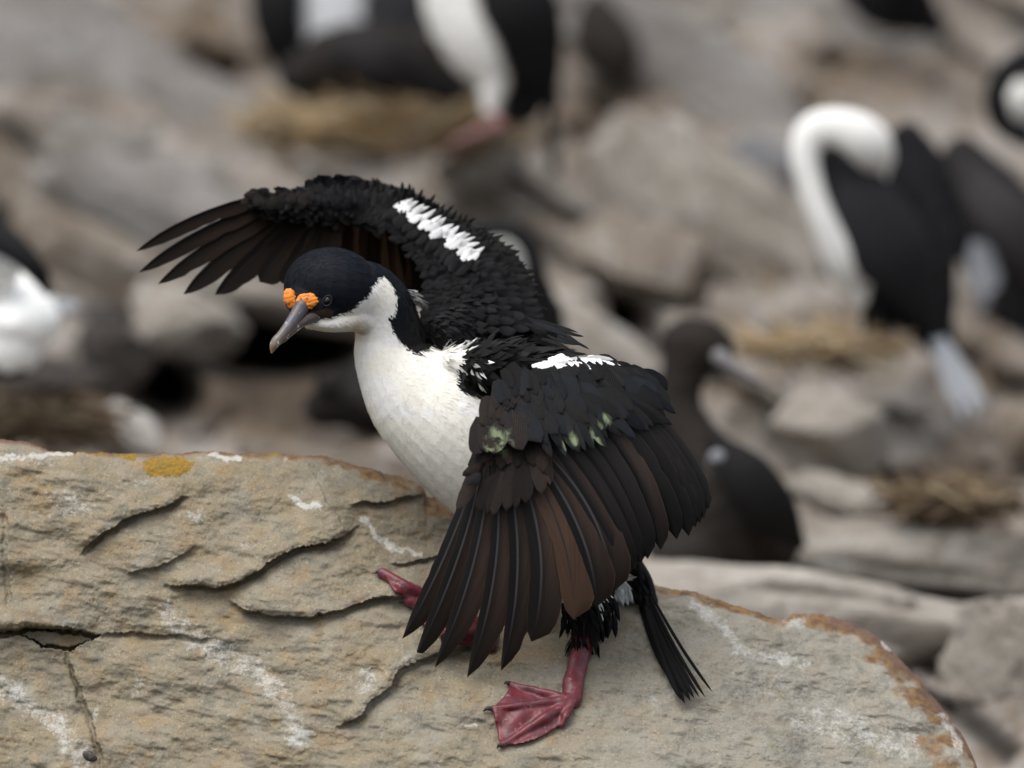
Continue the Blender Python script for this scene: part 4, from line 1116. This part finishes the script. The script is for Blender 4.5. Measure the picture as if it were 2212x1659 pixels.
# ------------------------------------------------------------------ far wing (arched; its underside shows behind the head)
def build_far_wing():
    LE = lerp_path([(905, 700), (915, 640), (922, 600), (902, 560), (862, 515), (815, 480), (760, 462), (700, 458), (640, 462), (590, 458), (545, 448)], 40)
    RD = lerp_path([(1185, 720), (1160, 640), (1130, 572), (1090, 528), (1035, 492), (975, 460), (900, 418), (820, 394), (740, 384), (670, 398), (570, 422)], 40)
    yl = np.interp(np.linspace(0, 1, 40), [0, .3, .6, 1], [.035, .095, .13, .10])
    rows = []
    for s in np.linspace(0, 1, 12):
        q = LE * (1 - s) + RD * s
        y = yl + .02 * s - .022 * math.sin(math.pi * s)
        rows.append([(q[j, 0], q[j, 1], y[j]) for j in range(40)])
    def yf(u, v):
        """depth of the strip near (u, v)"""
        best = None
        A = np.array(rows).reshape(-1, 3)
        d = (A[:, 0] - u) ** 2 + (A[:, 1] - v) ** 2
        k = np.argsort(d)[:6]; w = 1 / (d[k] + 30)
        return float((A[k, 2] * w).sum() / w.sum())
    wing = wing_sheet("wing", rows, M_plume, shag, BLACK * 1.1)
    M_under = mat_feather("under_vane", (.0055, .0042, .0036), (.012, .0075, .005), (.012, .009, .007), (.02, .011, .007), .7, .08, .03, .2)
    M_under2 = mat_feather("under_vane_brown", (.022, .0125, .007), (.040, .022, .012), (.06, .035, .02), (.05, .028, .014), .7, .08, .03, .4)
    P = [((600, 420), (440, 466), (294, 543), 30), ((610, 430), (448, 498), (299, 589), 34), ((622, 440), (474, 520), (341, 614), 38), ((636, 448), (505, 540), (396, 636), 43), ((655, 455), (555, 548), (464, 637), 50),
         ((675, 462), (610, 540), (561, 609), 56), ((700, 466), (648, 545), (608, 612), 54), ((720, 468), (690, 550), (660, 625), 54)]
    for i, (b, m, tp, w) in enumerate(P):
        dy = .105 + .0012 * i
        add_feather("primary_feather", M_under, wing, (b[0], b[1], dy + .012), (m[0], m[1], dy), (tp[0], tp[1], dy - .02), w, fo=.30, round_tip=.40 if i < 5 else .22, out=1, nick=1, seed=90 + i, taper=.85 if i < 5 else .6, tent=-.0012)
    S = [((735, 455), (725, 545), (700, 650), 52), ((762, 455), (758, 550), (742, 660), 50), ((790, 462), (792, 560), (782, 665), 50), ((815, 472), (826, 570), (820, 670), 48), ((840, 490), (858, 580), (856, 670), 46), ((862, 512), (886, 590), (890, 660), 44), ((882, 532), (910, 598), (918, 660), 40), ((900, 550), (925, 610), (935, 670), 36)]
    for i, (b, m, tp, w) in enumerate(S):
        dy = .152 + .0015 * i
        add_feather("secondary_feather", M_under2 if i in (1, 3, 4) else M_under, wing, (b[0], b[1], dy - .006), (m[0], m[1], dy + .01), (tp[0], tp[1], dy + .02), w, fo=.36, round_tip=.22, out=1, nick=1, seed=120 + i, taper=.6, tent=-.0012)
    r = np.random.default_rng(33)
    def row(name, tips, dirs, L, w, n, lift, layer, col0, rt=.45, jit=3, var=(.7, 1.5), tilt=.10, rnd=.22):
        tp = lerp_path(tips, n); dr = lerp_path(dirs, n); g = Geo()
        for i in range(n):
            d = dr[i] + r.normal(0, .10, 2); d /= np.hypot(*d)
            T = tp[i] + r.normal(0, jit, 2); Bp = T - d * L * r.uniform(.85, 1.15); Mp = (T + Bp) / 2 + np.array((-d[1], d[0])) * r.normal(1.5, 2.5)
            yb = yf(*Bp)
            V, F, uv = feather_geo((*Bp, yb - layer + .002), (*Mp, yf(*Mp) - layer - lift * .5), (*T, yb - layer - lift * .6), w * r.uniform(.8, 1.2), fo=.45, round_tip=rt, out=1, tent=.001, n=9, seed=int(r.integers(1e6)), taper=.8)
            uu, vv = UV(V)
            A = np.array(rows); dd = (A[..., 0] - Bp[0]) ** 2 + (A[..., 1] - Bp[1]) ** 2
            sI = np.unravel_index(np.argmin(dd), dd.shape)[0] / 11.0
            fld = np.broadcast_to(np.array((.12 + .3 * sI, -.92 + .35 * sI, .22 + .5 * sI)), V.shape)
            g.add(V, F, uv, np.array(col0) * r.uniform(*var), soft_normals(V, uv, fld, r, tilt, rnd))
        o = g.build(name, M_covw if 'white' in name else M_cov, wing, attrs=None)
        o['kind'] = 'stuff'
    DK, BRN = (.0068, .0068, .0076), (.0105, .0082, .0072)
    WHi = (.74, .74, .74)
    RDt = [tuple(q) for q in RD]
    def band(s, a=0, b=39, off=(0, 0)):
        q = LE * (1 - s) + RD * s
        return [(x + off[0], y + off[1]) for x, y in q[a:b + 1:3]]
    dn = [(1, .12), (1, -.1), (.95, -.3), (.9, -.35), (.85, -.5), (.7, -.7), (.5, -.85), (.1, -1), (-.5, -.85), (-.8, -.5)]
    # underwing coverts at the front edge of hand
    row("underwing_coverts", [(560, 470), (600, 478), (650, 484), (700, 490), (750, 488), (800, 494), (830, 515)], [(-.8, .55), (-.3, .95), (.1, 1), (.3, 1)], 42, 24, 26, .002, .006, BRN, jit=5)
    row("underwing_coverts", [(545, 452), (600, 458), (650, 462), (700, 468), (760, 470), (810, 480)], [(-.8, .55), (-.4, .9), (.1, 1), (.3, 1)], 36, 22, 28, .002, .008, DK, jit=5)
    row("underwing_coverts", [(528, 430), (560, 436), (610, 440), (650, 446)], [(-.9, .3), (-.7, .7)], 40, 18, 18, .003, .010, BRN, jit=6)
    row("underwing_coverts", [(524, 418), (545, 414), (580, 410), (620, 408)], [(-.95, -.25), (-.8, -.5), (-.6, -.7)], 34, 13, 16, .003, .011, BRN, jit=4)
    for k, s in enumerate((.98, .86, .74)):
        row("lesser_coverts", band(s, 0, 39, (6 if s > .9 else 3, -2)), dn, 42 - 4 * k, 18, 50, .0025, .004 + .002 * k, DK, rt=.6)
    row("ridge_coverts", band(1.0, 2, 34, (13, -6)), dn, 42, 12, 44, .006, .003, (.0085, .0075, .007), rt=.95, jit=5)
    for k, s in enumerate((.64, .54, .44, .34, .25, .17, .10, .05)):
        row("lesser_coverts", band(s, 0, 33), dn, 30 - 1.5 * k, 13 - .5 * k, 60, .0008, .010 + .0009 * k, DK, rt=.8, jit=4)
    # the white bar
    row("white_bar_coverts", [(892, 430), (915, 442), (938, 452), (962, 470), (985, 484), (1008, 500), (1030, 514), (1048, 532)], [(.88, -.45), (.85, -.5), (.9, -.3)], 50, 16, 14, .004, .0168, WHi, rt=.97, jit=2, var=(.9, 1.05))
    row("white_bar_coverts", [(884, 442), (909, 458), (939, 477), (969, 497), (994, 514), (1018, 530), (1034, 546)], [(.85, -.5), (.8, -.5), (.6, -.4)], 32, 17, 17, .003, .0158, WHi, rt=.6, jit=2, var=(.9, 1.05))
    row("lesser_coverts", [(858, 454), (882, 474), (907, 493), (937, 514), (962, 532), (987, 548), (1008, 566), (1042, 562)], [(.8, -.5), (.7, -.6), (.6, -.7)], 32, 18, 15, .004, .0195, DK, rt=.45, jit=2)
    row("wrist_coverts", [(660, 392), (690, 380), (720, 376), (745, 382), (775, 384)], [(-.8, -.5), (-.2, -1), (.5, -.9)], 34, 26, 11, .004, .010, (.0075, .008, .0095), rt=.4)
build_far_wing()

# ------------------------------------------------------------------ tail
def build_tail():
    V, F = tube([(1335, 1215, .03, 46, 34), (1376, 1262, .038, 36, 26), (1400, 1300, .036, 22, 16)], 12, 16)
    tail = new_mesh("tail", V, F, M_plume, shag, True, cols=np.broadcast_to(BLACK * .8, (len(V), 3)))
    T = [(1443, 1462, 9), (1462, 1490, 11), (1480, 1521, 13), (1492, 1515, 12), (1500, 1509, 11), (1484, 1505, 12), (1512, 1508, 7), (1524, 1507, 7), (1540, 1496, 6), (1470, 1512, 10)]
    for i, (a, b, w) in enumerate(T):
        bu = 1378 + (a - 1443) * .22; bv = 1275 - (a - 1490) * .15
        y1 = min(ry(a, b) - .012, .02)
        mu, mv = bu * .5 + a * .5 - 6, bv * .5 + b * .5 + 4
        add_feather("tail_feather", M_tail, tail, (bu, bv, .034 - .001 * i), (mu, mv, .5 * (.034 + y1) - .003 - .001 * i), (a, b, y1 - .0008 * i), w * 1.2, fo=.45, round_tip=.25, out=1, seed=150 + i, tent=.001, taper=.7)
    r = np.random.default_rng(5)
    g = Geo()
    for i in range(90):
        s = r.random(); bu, bv = 1335 + 60 * s + r.normal(0, 6), 1200 + 70 * s + r.normal(0, 16)
        L = r.uniform(26, 60); d = np.array((r.normal(.28, .22), 1.0)); d /= np.hypot(*d)
        y = .012 + .012 * r.random()
        V, F, uv = feather_geo((bu, bv, y), (bu + d[0] * L * .5, bv + d[1] * L * .5, y - .004), (bu + d[0] * L, bv + d[1] * L, y - .002), r.uniform(8, 15), fo=.45, round_tip=.7, out=1, n=7, seed=i, tent=.001)
        g.add(V, F, uv, BLACK * r.uniform(.6, 1.1))
    o = g.build("tail_coverts", M_cov, tail); o['kind'] = 'stuff'
    g = Geo()
    for i in range(120):
        s = r.random(); bu, bv = 1330 + r.normal(0, 9), 1238 + 46 * s
        L = r.uniform(20, 40); d = np.array((r.normal(.35, .35), 1.0)); d /= np.hypot(*d)
        y = .002 - .012 * r.random()
        V, F, uv = feather_geo((bu, bv, y), (bu + d[0] * L * .5, bv + d[1] * L * .5, y - .004), (bu + d[0] * L, bv + d[1] * L, y + .001), r.uniform(6, 11), fo=.45, round_tip=.8, out=1, n=6, seed=i, tent=.001)
        nn = soft_normals(V, uv, np.broadcast_to(np.array((.3, -.9, .15)), V.shape), r, .12, .2) if len(V) % 8 == 0 else None
        g.add(V, F, uv, np.array((.50, .51, .50)) * r.uniform(.8, 1.1), nn)
    o = g.build("vent_feathers", M_cov, tail); o['kind'] = 'stuff'
    g = Geo()
    for i in range(70):
        bu, bv = 1215 + 110 * r.random(), 1270 + 70 * r.random()
        L = r.uniform(30, 58); d = np.array((r.normal(.12, .2), 1.0)); d /= np.hypot(*d)
        y = -.075 + .02 * r.random() + .0003 * (bu - 1215)
        bv = min(bv, 1385 - L * .9)
        V, F, uv = feather_geo((bu, bv, y), (bu + d[0] * L * .5, bv + d[1] * L * .5, y - .004), (bu + d[0] * L, bv + d[1] * L, y), r.uniform(8, 16), fo=.45, round_tip=.7, out=1, n=7, seed=i, tent=.001)
        g.add(V, F, uv, BLACK * r.uniform(.6, 1.1))
    o = g.build("leg_feathers", M_cov, shag); o['kind'] = 'stuff'
build_tail()
# ------------------------------------------------------------------ the colony behind
G_BIRDS = "cormorants of the colony in the background"
BK = (.0075, .0075, .0085); WB = (.72, .71, .68); DOWN = (.019, .015, .0125); PINK = (.20, .10, .10)
M_bgp = mat_plumage("far_plumage", .75, .15, .13, 90)
M_bgskin = mat_plumage("far_skin", .6, .3, .3, 60)

def far_bird(label, foot_uvy, body, paint, base_col, parts=(), cat="bird", name="cormorant"):
    b = W(*foot_uvy)
    root = empty(name, tuple(b), label, cat, G_BIRDS)
    V, F, N = remesh(body, .006, 4)
    u, v = UV(V)
    ju = u + 7 * fbm(u / 20, v / 20, 1.0, 3); jv = v + 7 * fbm(u / 20, v / 20, 5.0, 3)
    col = np.broadcast_to(np.array(base_col), (len(V), 3)).copy()
    for poly, c in paint: col[inpoly(ju, jv, poly)] = c
    V = V + N * (.0025 * fbm(u / 16, v / 16, 2.0, 3))[:, None]
    new_mesh("body", V, F, M_bgp, root, True, cols=col)
    for nm, pcs, c in parts:
        g = Geo()
        for Vp, Fp in pcs: g.add(Vp, Fp)
        Vv = np.concatenate(g.V)
        new_mesh(nm, Vv, g.F, M_bgskin if nm in ("foot", "beak", "leg") else M_bgp, root, True, cols=np.broadcast_to(np.array(c), (len(Vv), 3)))
    return root

def blades(pts, tips, w, y, dy=.0):
    """a small fan of feathers as slim closed tubes from one root"""
    return [tube([(pts[0], pts[1], y, w * .8, w * .4), ((pts[0] + a) / 2, (pts[1] + b) / 2, y + dy * .5, w, w * .35), (a, b, y + dy, w * .5, w * .25)], 8, 10) for a, b in tips]

# standing bird at the top, cut by the frame
yA = 2.08
far_bird("upright standing cormorant with white belly, black back and thin hanging tail, on the top edge", (1060, 290, yA),
    [tube([(960, -330, yA, 60, 60), (985, -200, yA, 80, 80), (1030, -60, yA, 130, 120), (1075, 60, yA, 135, 130), (1110, 150, yA, 95, 100), (1120, 215, yA + .02, 60, 70)], 26, 20),
     ball(950, -380, yA, 75, 62, 60), tube([(1065, 180, yA - .02, 34, 40), (1062, 238, yA - .02, 20, 24)], 8, 12), tube([(1165, 120, yA + .03, 50, 60), (1190, 225, yA + .05, 22, 30)], 10, 14)],
    [([(880, -330), (1000, -330), (1012, -60), (1030, 10), (1075, 110), (1100, 175), (1082, 245), (1030, 245), (985, 160), (935, 80), (880, -40)], WB)], BK,
    [("wing", [tube([(1075, -120, yA - .085, 40, 20), (1130, 20, yA - .095, 78, 26), (1165, 140, yA - .06, 52, 22), (1190, 215, yA - .02, 16, 12)], 16, 16)], BK),
     ("tail", blades((1184, 215), [(1192, 375), (1204, 370), (1199, 345)], 11, yA + .0, -.03), (.02, .018, .017)),
     ("foot", [tube([(1066, 238, yA - .02, 13, 13), (1074, 268, yA - .05, 14, 14)], 8, 10), tube([(1078, 268, yA - .06, 14, 14), (1035, 286, yA - .09, 10, 22), (975, 308, yA - .10, 6, 24)], 10, 12)], PINK),
     ("beak", [tube([(890, -372, yA - .02, 18, 16), (850, -345, yA - .03, 10, 9), (820, -325, yA - .03, 5, 5)], 8, 10)], (.15, .13, .12))])

# adult beside it and its dark chick in front
yB = 2.62
far_bird("white fronted cormorant sitting up behind the dark brown chick on the straw nest", (720, 190, yB),
    [tube([(705, -420, yB, 60, 60), (710, -260, yB, 75, 75), (730, -120, yB, 125, 120), (735, 40, yB, 150, 130), (740, 150, yB, 120, 110)], 24, 20), ball(695, -460, yB, 70, 60, 60)],
    [([(650, -380), (770, -380), (785, -100), (780, 60), (770, 150), (660, 150), (655, 0), (640, -100)], (.55, .56, .58))], BK,
    [("wing", [tube([(610, -130, yB - .05, 40, 26), (598, 0, yB - .07, 58, 30), (606, 95, yB - .06, 44, 24), (628, 165, yB - .03, 14, 12)], 16, 16)], BK),
     ("wing", [tube([(860, -130, yB - .05, 44, 26), (865, 0, yB - .08, 68, 34), (850, 110, yB - .08, 66, 30), (830, 190, yB - .04, 24, 12)], 16, 16)], (.017, .017, .019))])
yC = 2.30
far_bird("dark brown downy chick lying low in the straw nest below the white fronted adult", (800, 225, yC),
    [tube([(640, 165, yC, 44, 44), (720, 140, yC, 82, 80), (830, 140, yC, 92, 90), (930, 170, yC, 66, 70), (1010, 215, yC, 22, 26)], 22, 18), tube([(930, 100, yC, 55, 50), (950, 60, yC + .02, 46, 44)], 8, 16)], [], (.015, .0125, .011),
    [("wing", [tube([(740, 110, yC - .085, 30, 16), (830, 130, yC - .10, 46, 20), (920, 185, yC - .07, 26, 14), (990, 222, yC - .02, 10, 8)], 14, 14)], (.017, .016, .017))], "chick", "chick")

# left edge, white body
yL = 1.25
far_bird("white bellied cormorant cut by the left edge, its dark neck curving down over the breast", (30, 780, yL),
    [tube([(0, 590, yL + .085, 56, 56), (12, 632, yL + .03, 84, 80), (24, 688, yL - .015, 108, 92), (14, 735, yL - .01, 84, 84)], 16, 24), ball(-120, 700, yL, 150, 110, 120), tube([(-60, 560, yL - .03, 60, 60), (0, 575, yL - .03, 52, 50)], 12, 16)],
    [([(-60, 480), (150, 480), (150, 800), (-60, 800)], (.86, .86, .84))], BK,
    [("neck", [tube([(-60, 480, yL - .05, 36, 34), (0, 515, yL - .085, 34, 34), (48, 552, yL - .10, 27, 30), (82, 590, yL - .10, 22, 26), (104, 628, yL - .09, 12, 16)], 18, 16)], BK),
     ("tail", blades((105, 650), [(160, 668), (172, 660), (150, 676)], 9, yL - .02), (.42, .44, .47))])

# behind the hero's wing
yD = 1.48
far_bird("cormorant with arched black neck half hidden behind the perched bird's raised wing", (1120, 840, yD),
    [tube([(1120, 600, yD, 60, 60), (1130, 700, yD, 95, 90), (1120, 800, yD, 90, 90)], 14, 18), tube([(1130, 620, yD, 40, 40), (1100, 545, yD, 42, 40), (1070, 530, yD, 34, 34)], 10, 16)],
    [([(1040, 505), (1110, 505), (1140, 545), (1150, 600), (1080, 620), (1040, 580)], (.62, .63, .60))], BK,
    [("neck", [tube([(1030, 505, yD - .03, 16, 26), (1068, 496, yD - .04, 17, 34), (1112, 502, yD - .05, 19, 38), (1145, 536, yD - .05, 20, 38), (1158, 590, yD - .05, 22, 38), (1166, 650, yD - .04, 26, 38), (1176, 710, yD - .03, 24, 34)], 26, 16)], BK)])

# preening bird at the right
yE = 1.63
far_bird("preening cormorant with its white neck looped back into its black plumage", (1890, 765, yE),
    [tube([(1835, 345, yE - .02, 84, 74), (1880, 430, yE, 130, 120), (1945, 540, yE, 120, 120), (1985, 640, yE, 88, 96), (2020, 720, yE + .02, 48, 56)], 26, 22), tube([(1900, 640, yE - .02, 44, 46), (1895, 720, yE - .02, 34, 36)], 8, 14),
     tube([(1960, 300, yE + .03, 40, 46), (2010, 390, yE + .03, 50, 56), (2050, 520, yE + .04, 50, 60)], 12, 16)],
    [([(1715, 340), (1768, 340), (1772, 400), (1795, 470), (1838, 540), (1884, 612), (1862, 660), (1800, 620), (1735, 480)], WB)], BK,
    [("neck", [tube([(1853, 640, yE - .07, 24, 22), (1826, 575, yE - .10, 40, 30), (1783, 490, yE - .115, 30, 30), (1753, 410, yE - .12, 28, 28), (1738, 335, yE - .12, 32, 32), (1758, 286, yE - .12, 40, 34), (1812, 276, yE - .125, 42, 36), (1866, 300, yE - .125, 50, 38), (1893, 342, yE - .115, 42, 32), (1902, 384, yE - .085, 16, 20)], 44, 18)], (.76, .755, .73)),
     ("wing", [tube([(1800, 352, yE - .075, 40, 22), (1848, 430, yE - .105, 80, 30), (1930, 550, yE - .105, 84, 30), (1990, 650, yE - .07, 46, 22), (2030, 730, yE - .03, 14, 10)], 20, 18)], (.014, .014, .016)),
     ("tail", blades((2020, 720), [(2110, 890), (2080, 900), (2060, 870), (2125, 872)], 16, yE - .03, -.03), (.33, .345, .37)),
     ("foot", [tube([(1915, 735, yE - .05, 15, 15), (1880, 752, yE - .09, 13, 20), (1822, 770, yE - .10, 7, 22)], 10, 12)], (.16, .095, .095))])

# bird at the right edge, behind
yF = 1.98
far_bird("black bodied cormorant cut by the right edge, with curled neck and white thigh patch", (2180, 790, yF),
    [tube([(2080, 340, yF, 50, 60), (2130, 430, yF, 90, 100), (2190, 540, yF, 120, 120), (2250, 650, yF, 120, 120), (2290, 730, yF, 80, 80)], 22, 20), ball(2225, 215, yF, 58, 62, 60)],
    [([(2095, 525), (2130, 520), (2165, 600), (2120, 680), (2092, 620)], (.36, .38, .42)), ([(2178, 175), (2300, 175), (2300, 262), (2178, 262)], (.7, .7, .66))], (.018, .017, .018),
    [("neck", [tube([(2290, 120, yF - .07, 28, 30), (2225, 126, yF - .08, 28, 34), (2172, 160, yF - .09, 27, 36), (2150, 215, yF - .09, 25, 36), (2168, 268, yF - .08, 24, 32), (2220, 300, yF - .05, 22, 28)], 26, 16)], (.009, .009, .010)),
     ("wing", [tube([(2090, 380, yF - .08, 40, 20), (2170, 470, yF - .13, 60, 24), (2260, 580, yF - .12, 60, 24), (2320, 680, yF - .06, 30, 14)], 16, 14)], (.024, .022, .022))])

# brown chick in the middle right
yG = 1.14
far_bird("sooty brown fledgling with pale bill looking right, sitting behind the spread wing", (1560, 1210, yG),
    [ball(1508, 748, yG, 84, 62, 60, .25), tube([(1490, 760, yG, 58, 58), (1468, 850, yG, 46, 48), (1480, 930, yG, 64, 66), (1530, 1040, yG, 108, 105), (1600, 1130, yG + .01, 110, 105), (1675, 1180, yG + .02, 56, 60)], 30, 20),
     tube([(1480, 1080, yG, 90, 85), (1490, 1180, yG, 95, 90)], 8, 18)],
    [([(1380, 1080), (1540, 1010), (1600, 1120), (1640, 1260), (1380, 1300)], (.034, .030, .027)), ([(1525, 965), (1560, 965), (1575, 1000), (1535, 1005)], (.42, .43, .45))], DOWN,
    [("wing", [tube([(1545, 960, yG - .085, 26, 18), (1610, 1030, yG - .10, 58, 26), (1675, 1110, yG - .085, 52, 24), (1725, 1172, yG - .04, 16, 12)], 18, 16)], (.0095, .0088, .0088)),
     ("wing_patch", [ball(1549, 985, yG - .125, 16, 13, 8)], (.27, .28, .30)),
     ("beak", [tube([(1556, 772, yG - .03, 20, 20), (1590, 796, yG - .04, 11, 12), (1625, 818, yG - .045, 7, 8), (1652, 836, yG - .045, 4, 4)], 12, 12)], (.16, .15, .155))], "chick", "chick")

# dark chick behind the hero's breast
yH = 1.43
far_bird("blackish downy chick crouching in the hollow behind the perched bird's breast", (770, 940, yH),
    [tube([(700, 880, yH, 46, 50), (760, 860, yH, 74, 76), (850, 880, yH, 76, 76), (930, 930, yH, 36, 40)], 18, 18), ball(720, 830, yH - .02, 42, 38, 40)], [], (.012, .010, .009),
    [("wing", [tube([(760, 850, yH - .07, 24, 14), (840, 880, yH - .085, 36, 18), (920, 930, yH - .04, 12, 8)], 12, 12)], (.014, .0125, .012))], "chick", "chick")

# dark birds on the top edge at the right
yI = 2.75
far_bird("black cormorant sitting on the top edge, lowest part of its dark belly in view", (1960, 50, yI),
    [tube([(1860, -220, yI, 50, 50), (1875, -100, yI, 80, 80), (1920, -20, yI, 92, 84), (1985, 30, yI, 56, 60), (2030, 62, yI, 22, 26)], 18, 18), ball(1845, -250, yI, 56, 46, 46)], [], BK,
    [("wing", [tube([(1910, -110, yI - .06, 34, 16), (1960, -40, yI - .09, 46, 20), (2010, 36, yI - .04, 20, 12)], 12, 12)], BK)])

# ------------------------------------------------------------------ straw nests
t = NT("straw"); 
c = t.attr("Col").outputs["Color"]
M_straw = t.fin(c, .8, .2)
t = NT("nest_mud"); p = t.pos()
M_mud = t.fin(t.mix(t.ramp(t.noise(30, 4, .7, p), .4, .6), (.13, .098, .066), (.26, .20, .13)), .9, .1, t.bump(t.noise(60, 4, .7, p), .8, .02))
def nest(u, v, ru, rv, y, n, label, pal, seed):
    r = np.random.default_rng(seed)
    V, F = ball(u, v, y, ru, rv, min(ru, 190), .0, 40, 20)
    c = V.mean(0); d = V - c
    V = c + d * (1 + .12 * fbm(V[:, 0] * 20, V[:, 2] * 20, seed, 3))[:, None]
    root = new_mesh("nest", V, F, M_mud)
    tag(root, label, "nest", "straw nests of the colony")
    g = Geo()
    for i in range(n):
        a = r.uniform(0, 2 * np.pi); k = r.uniform(.3, 1.05)
        pu, pv = u + ru * k * math.cos(a), v + rv * k * math.sin(a)
        yy = y - min(ru, 190) * PX * math.sqrt(max(0, 1.1 - k * k)) - r.uniform(0, .02)
        L = r.uniform(30, 90); an_ = r.normal(.15, .5)
        q = W([pu - L * math.cos(an_), pu, pu + L * math.cos(an_)], [pv - L * math.sin(an_) + r.normal(0, 5), pv + r.normal(0, 5), pv + L * math.sin(an_)], [yy + r.normal(0, .012), yy - .006, yy + r.normal(0, .012)])
        w = r.uniform(.0014, .003)
        VV = []
        for x in q:
            VV += [x + (0, -w * .4, w), x + (0, -w * .4, -w), x + (0, w, 0)]
        FF = [(0, 1, 4, 3), (1, 2, 5, 4), (2, 0, 3, 5), (3, 4, 7, 6), (4, 5, 8, 7), (5, 3, 6, 8), (0, 2, 1), (6, 7, 8)]
        g.add(VV, FF, None, np.array(pal[r.integers(len(pal))]) * r.uniform(.7, 1.2))
    o = g.build("straw", M_straw, root); o['kind'] = 'stuff'
ST1 = [(.34, .235, .12), (.27, .19, .10), (.42, .35, .24), (.2, .15, .10)]
ST2 = [(.17, .12, .07), (.12, .085, .055), (.24, .19, .12), (.08, .06, .042)]
nest(830, 268, 300, 60, 2.36, 420, "orange brown straw nest under the standing bird and the low dark chick", ST1, 1)
nest(1770, 752, 150, 30, 1.6, 150, "yellow brown straw nest at the preening bird's feet", ST1, 2)
nest(2060, 1080, 125, 40, 1.2, 150, "dark brown straw nest right of the pale boulders, near the right edge", ST2, 3)
nest(90, 915, 170, 44, 1.42, 110, "brown nest debris at the lower left just above the sandstone rim", ST2, 4)
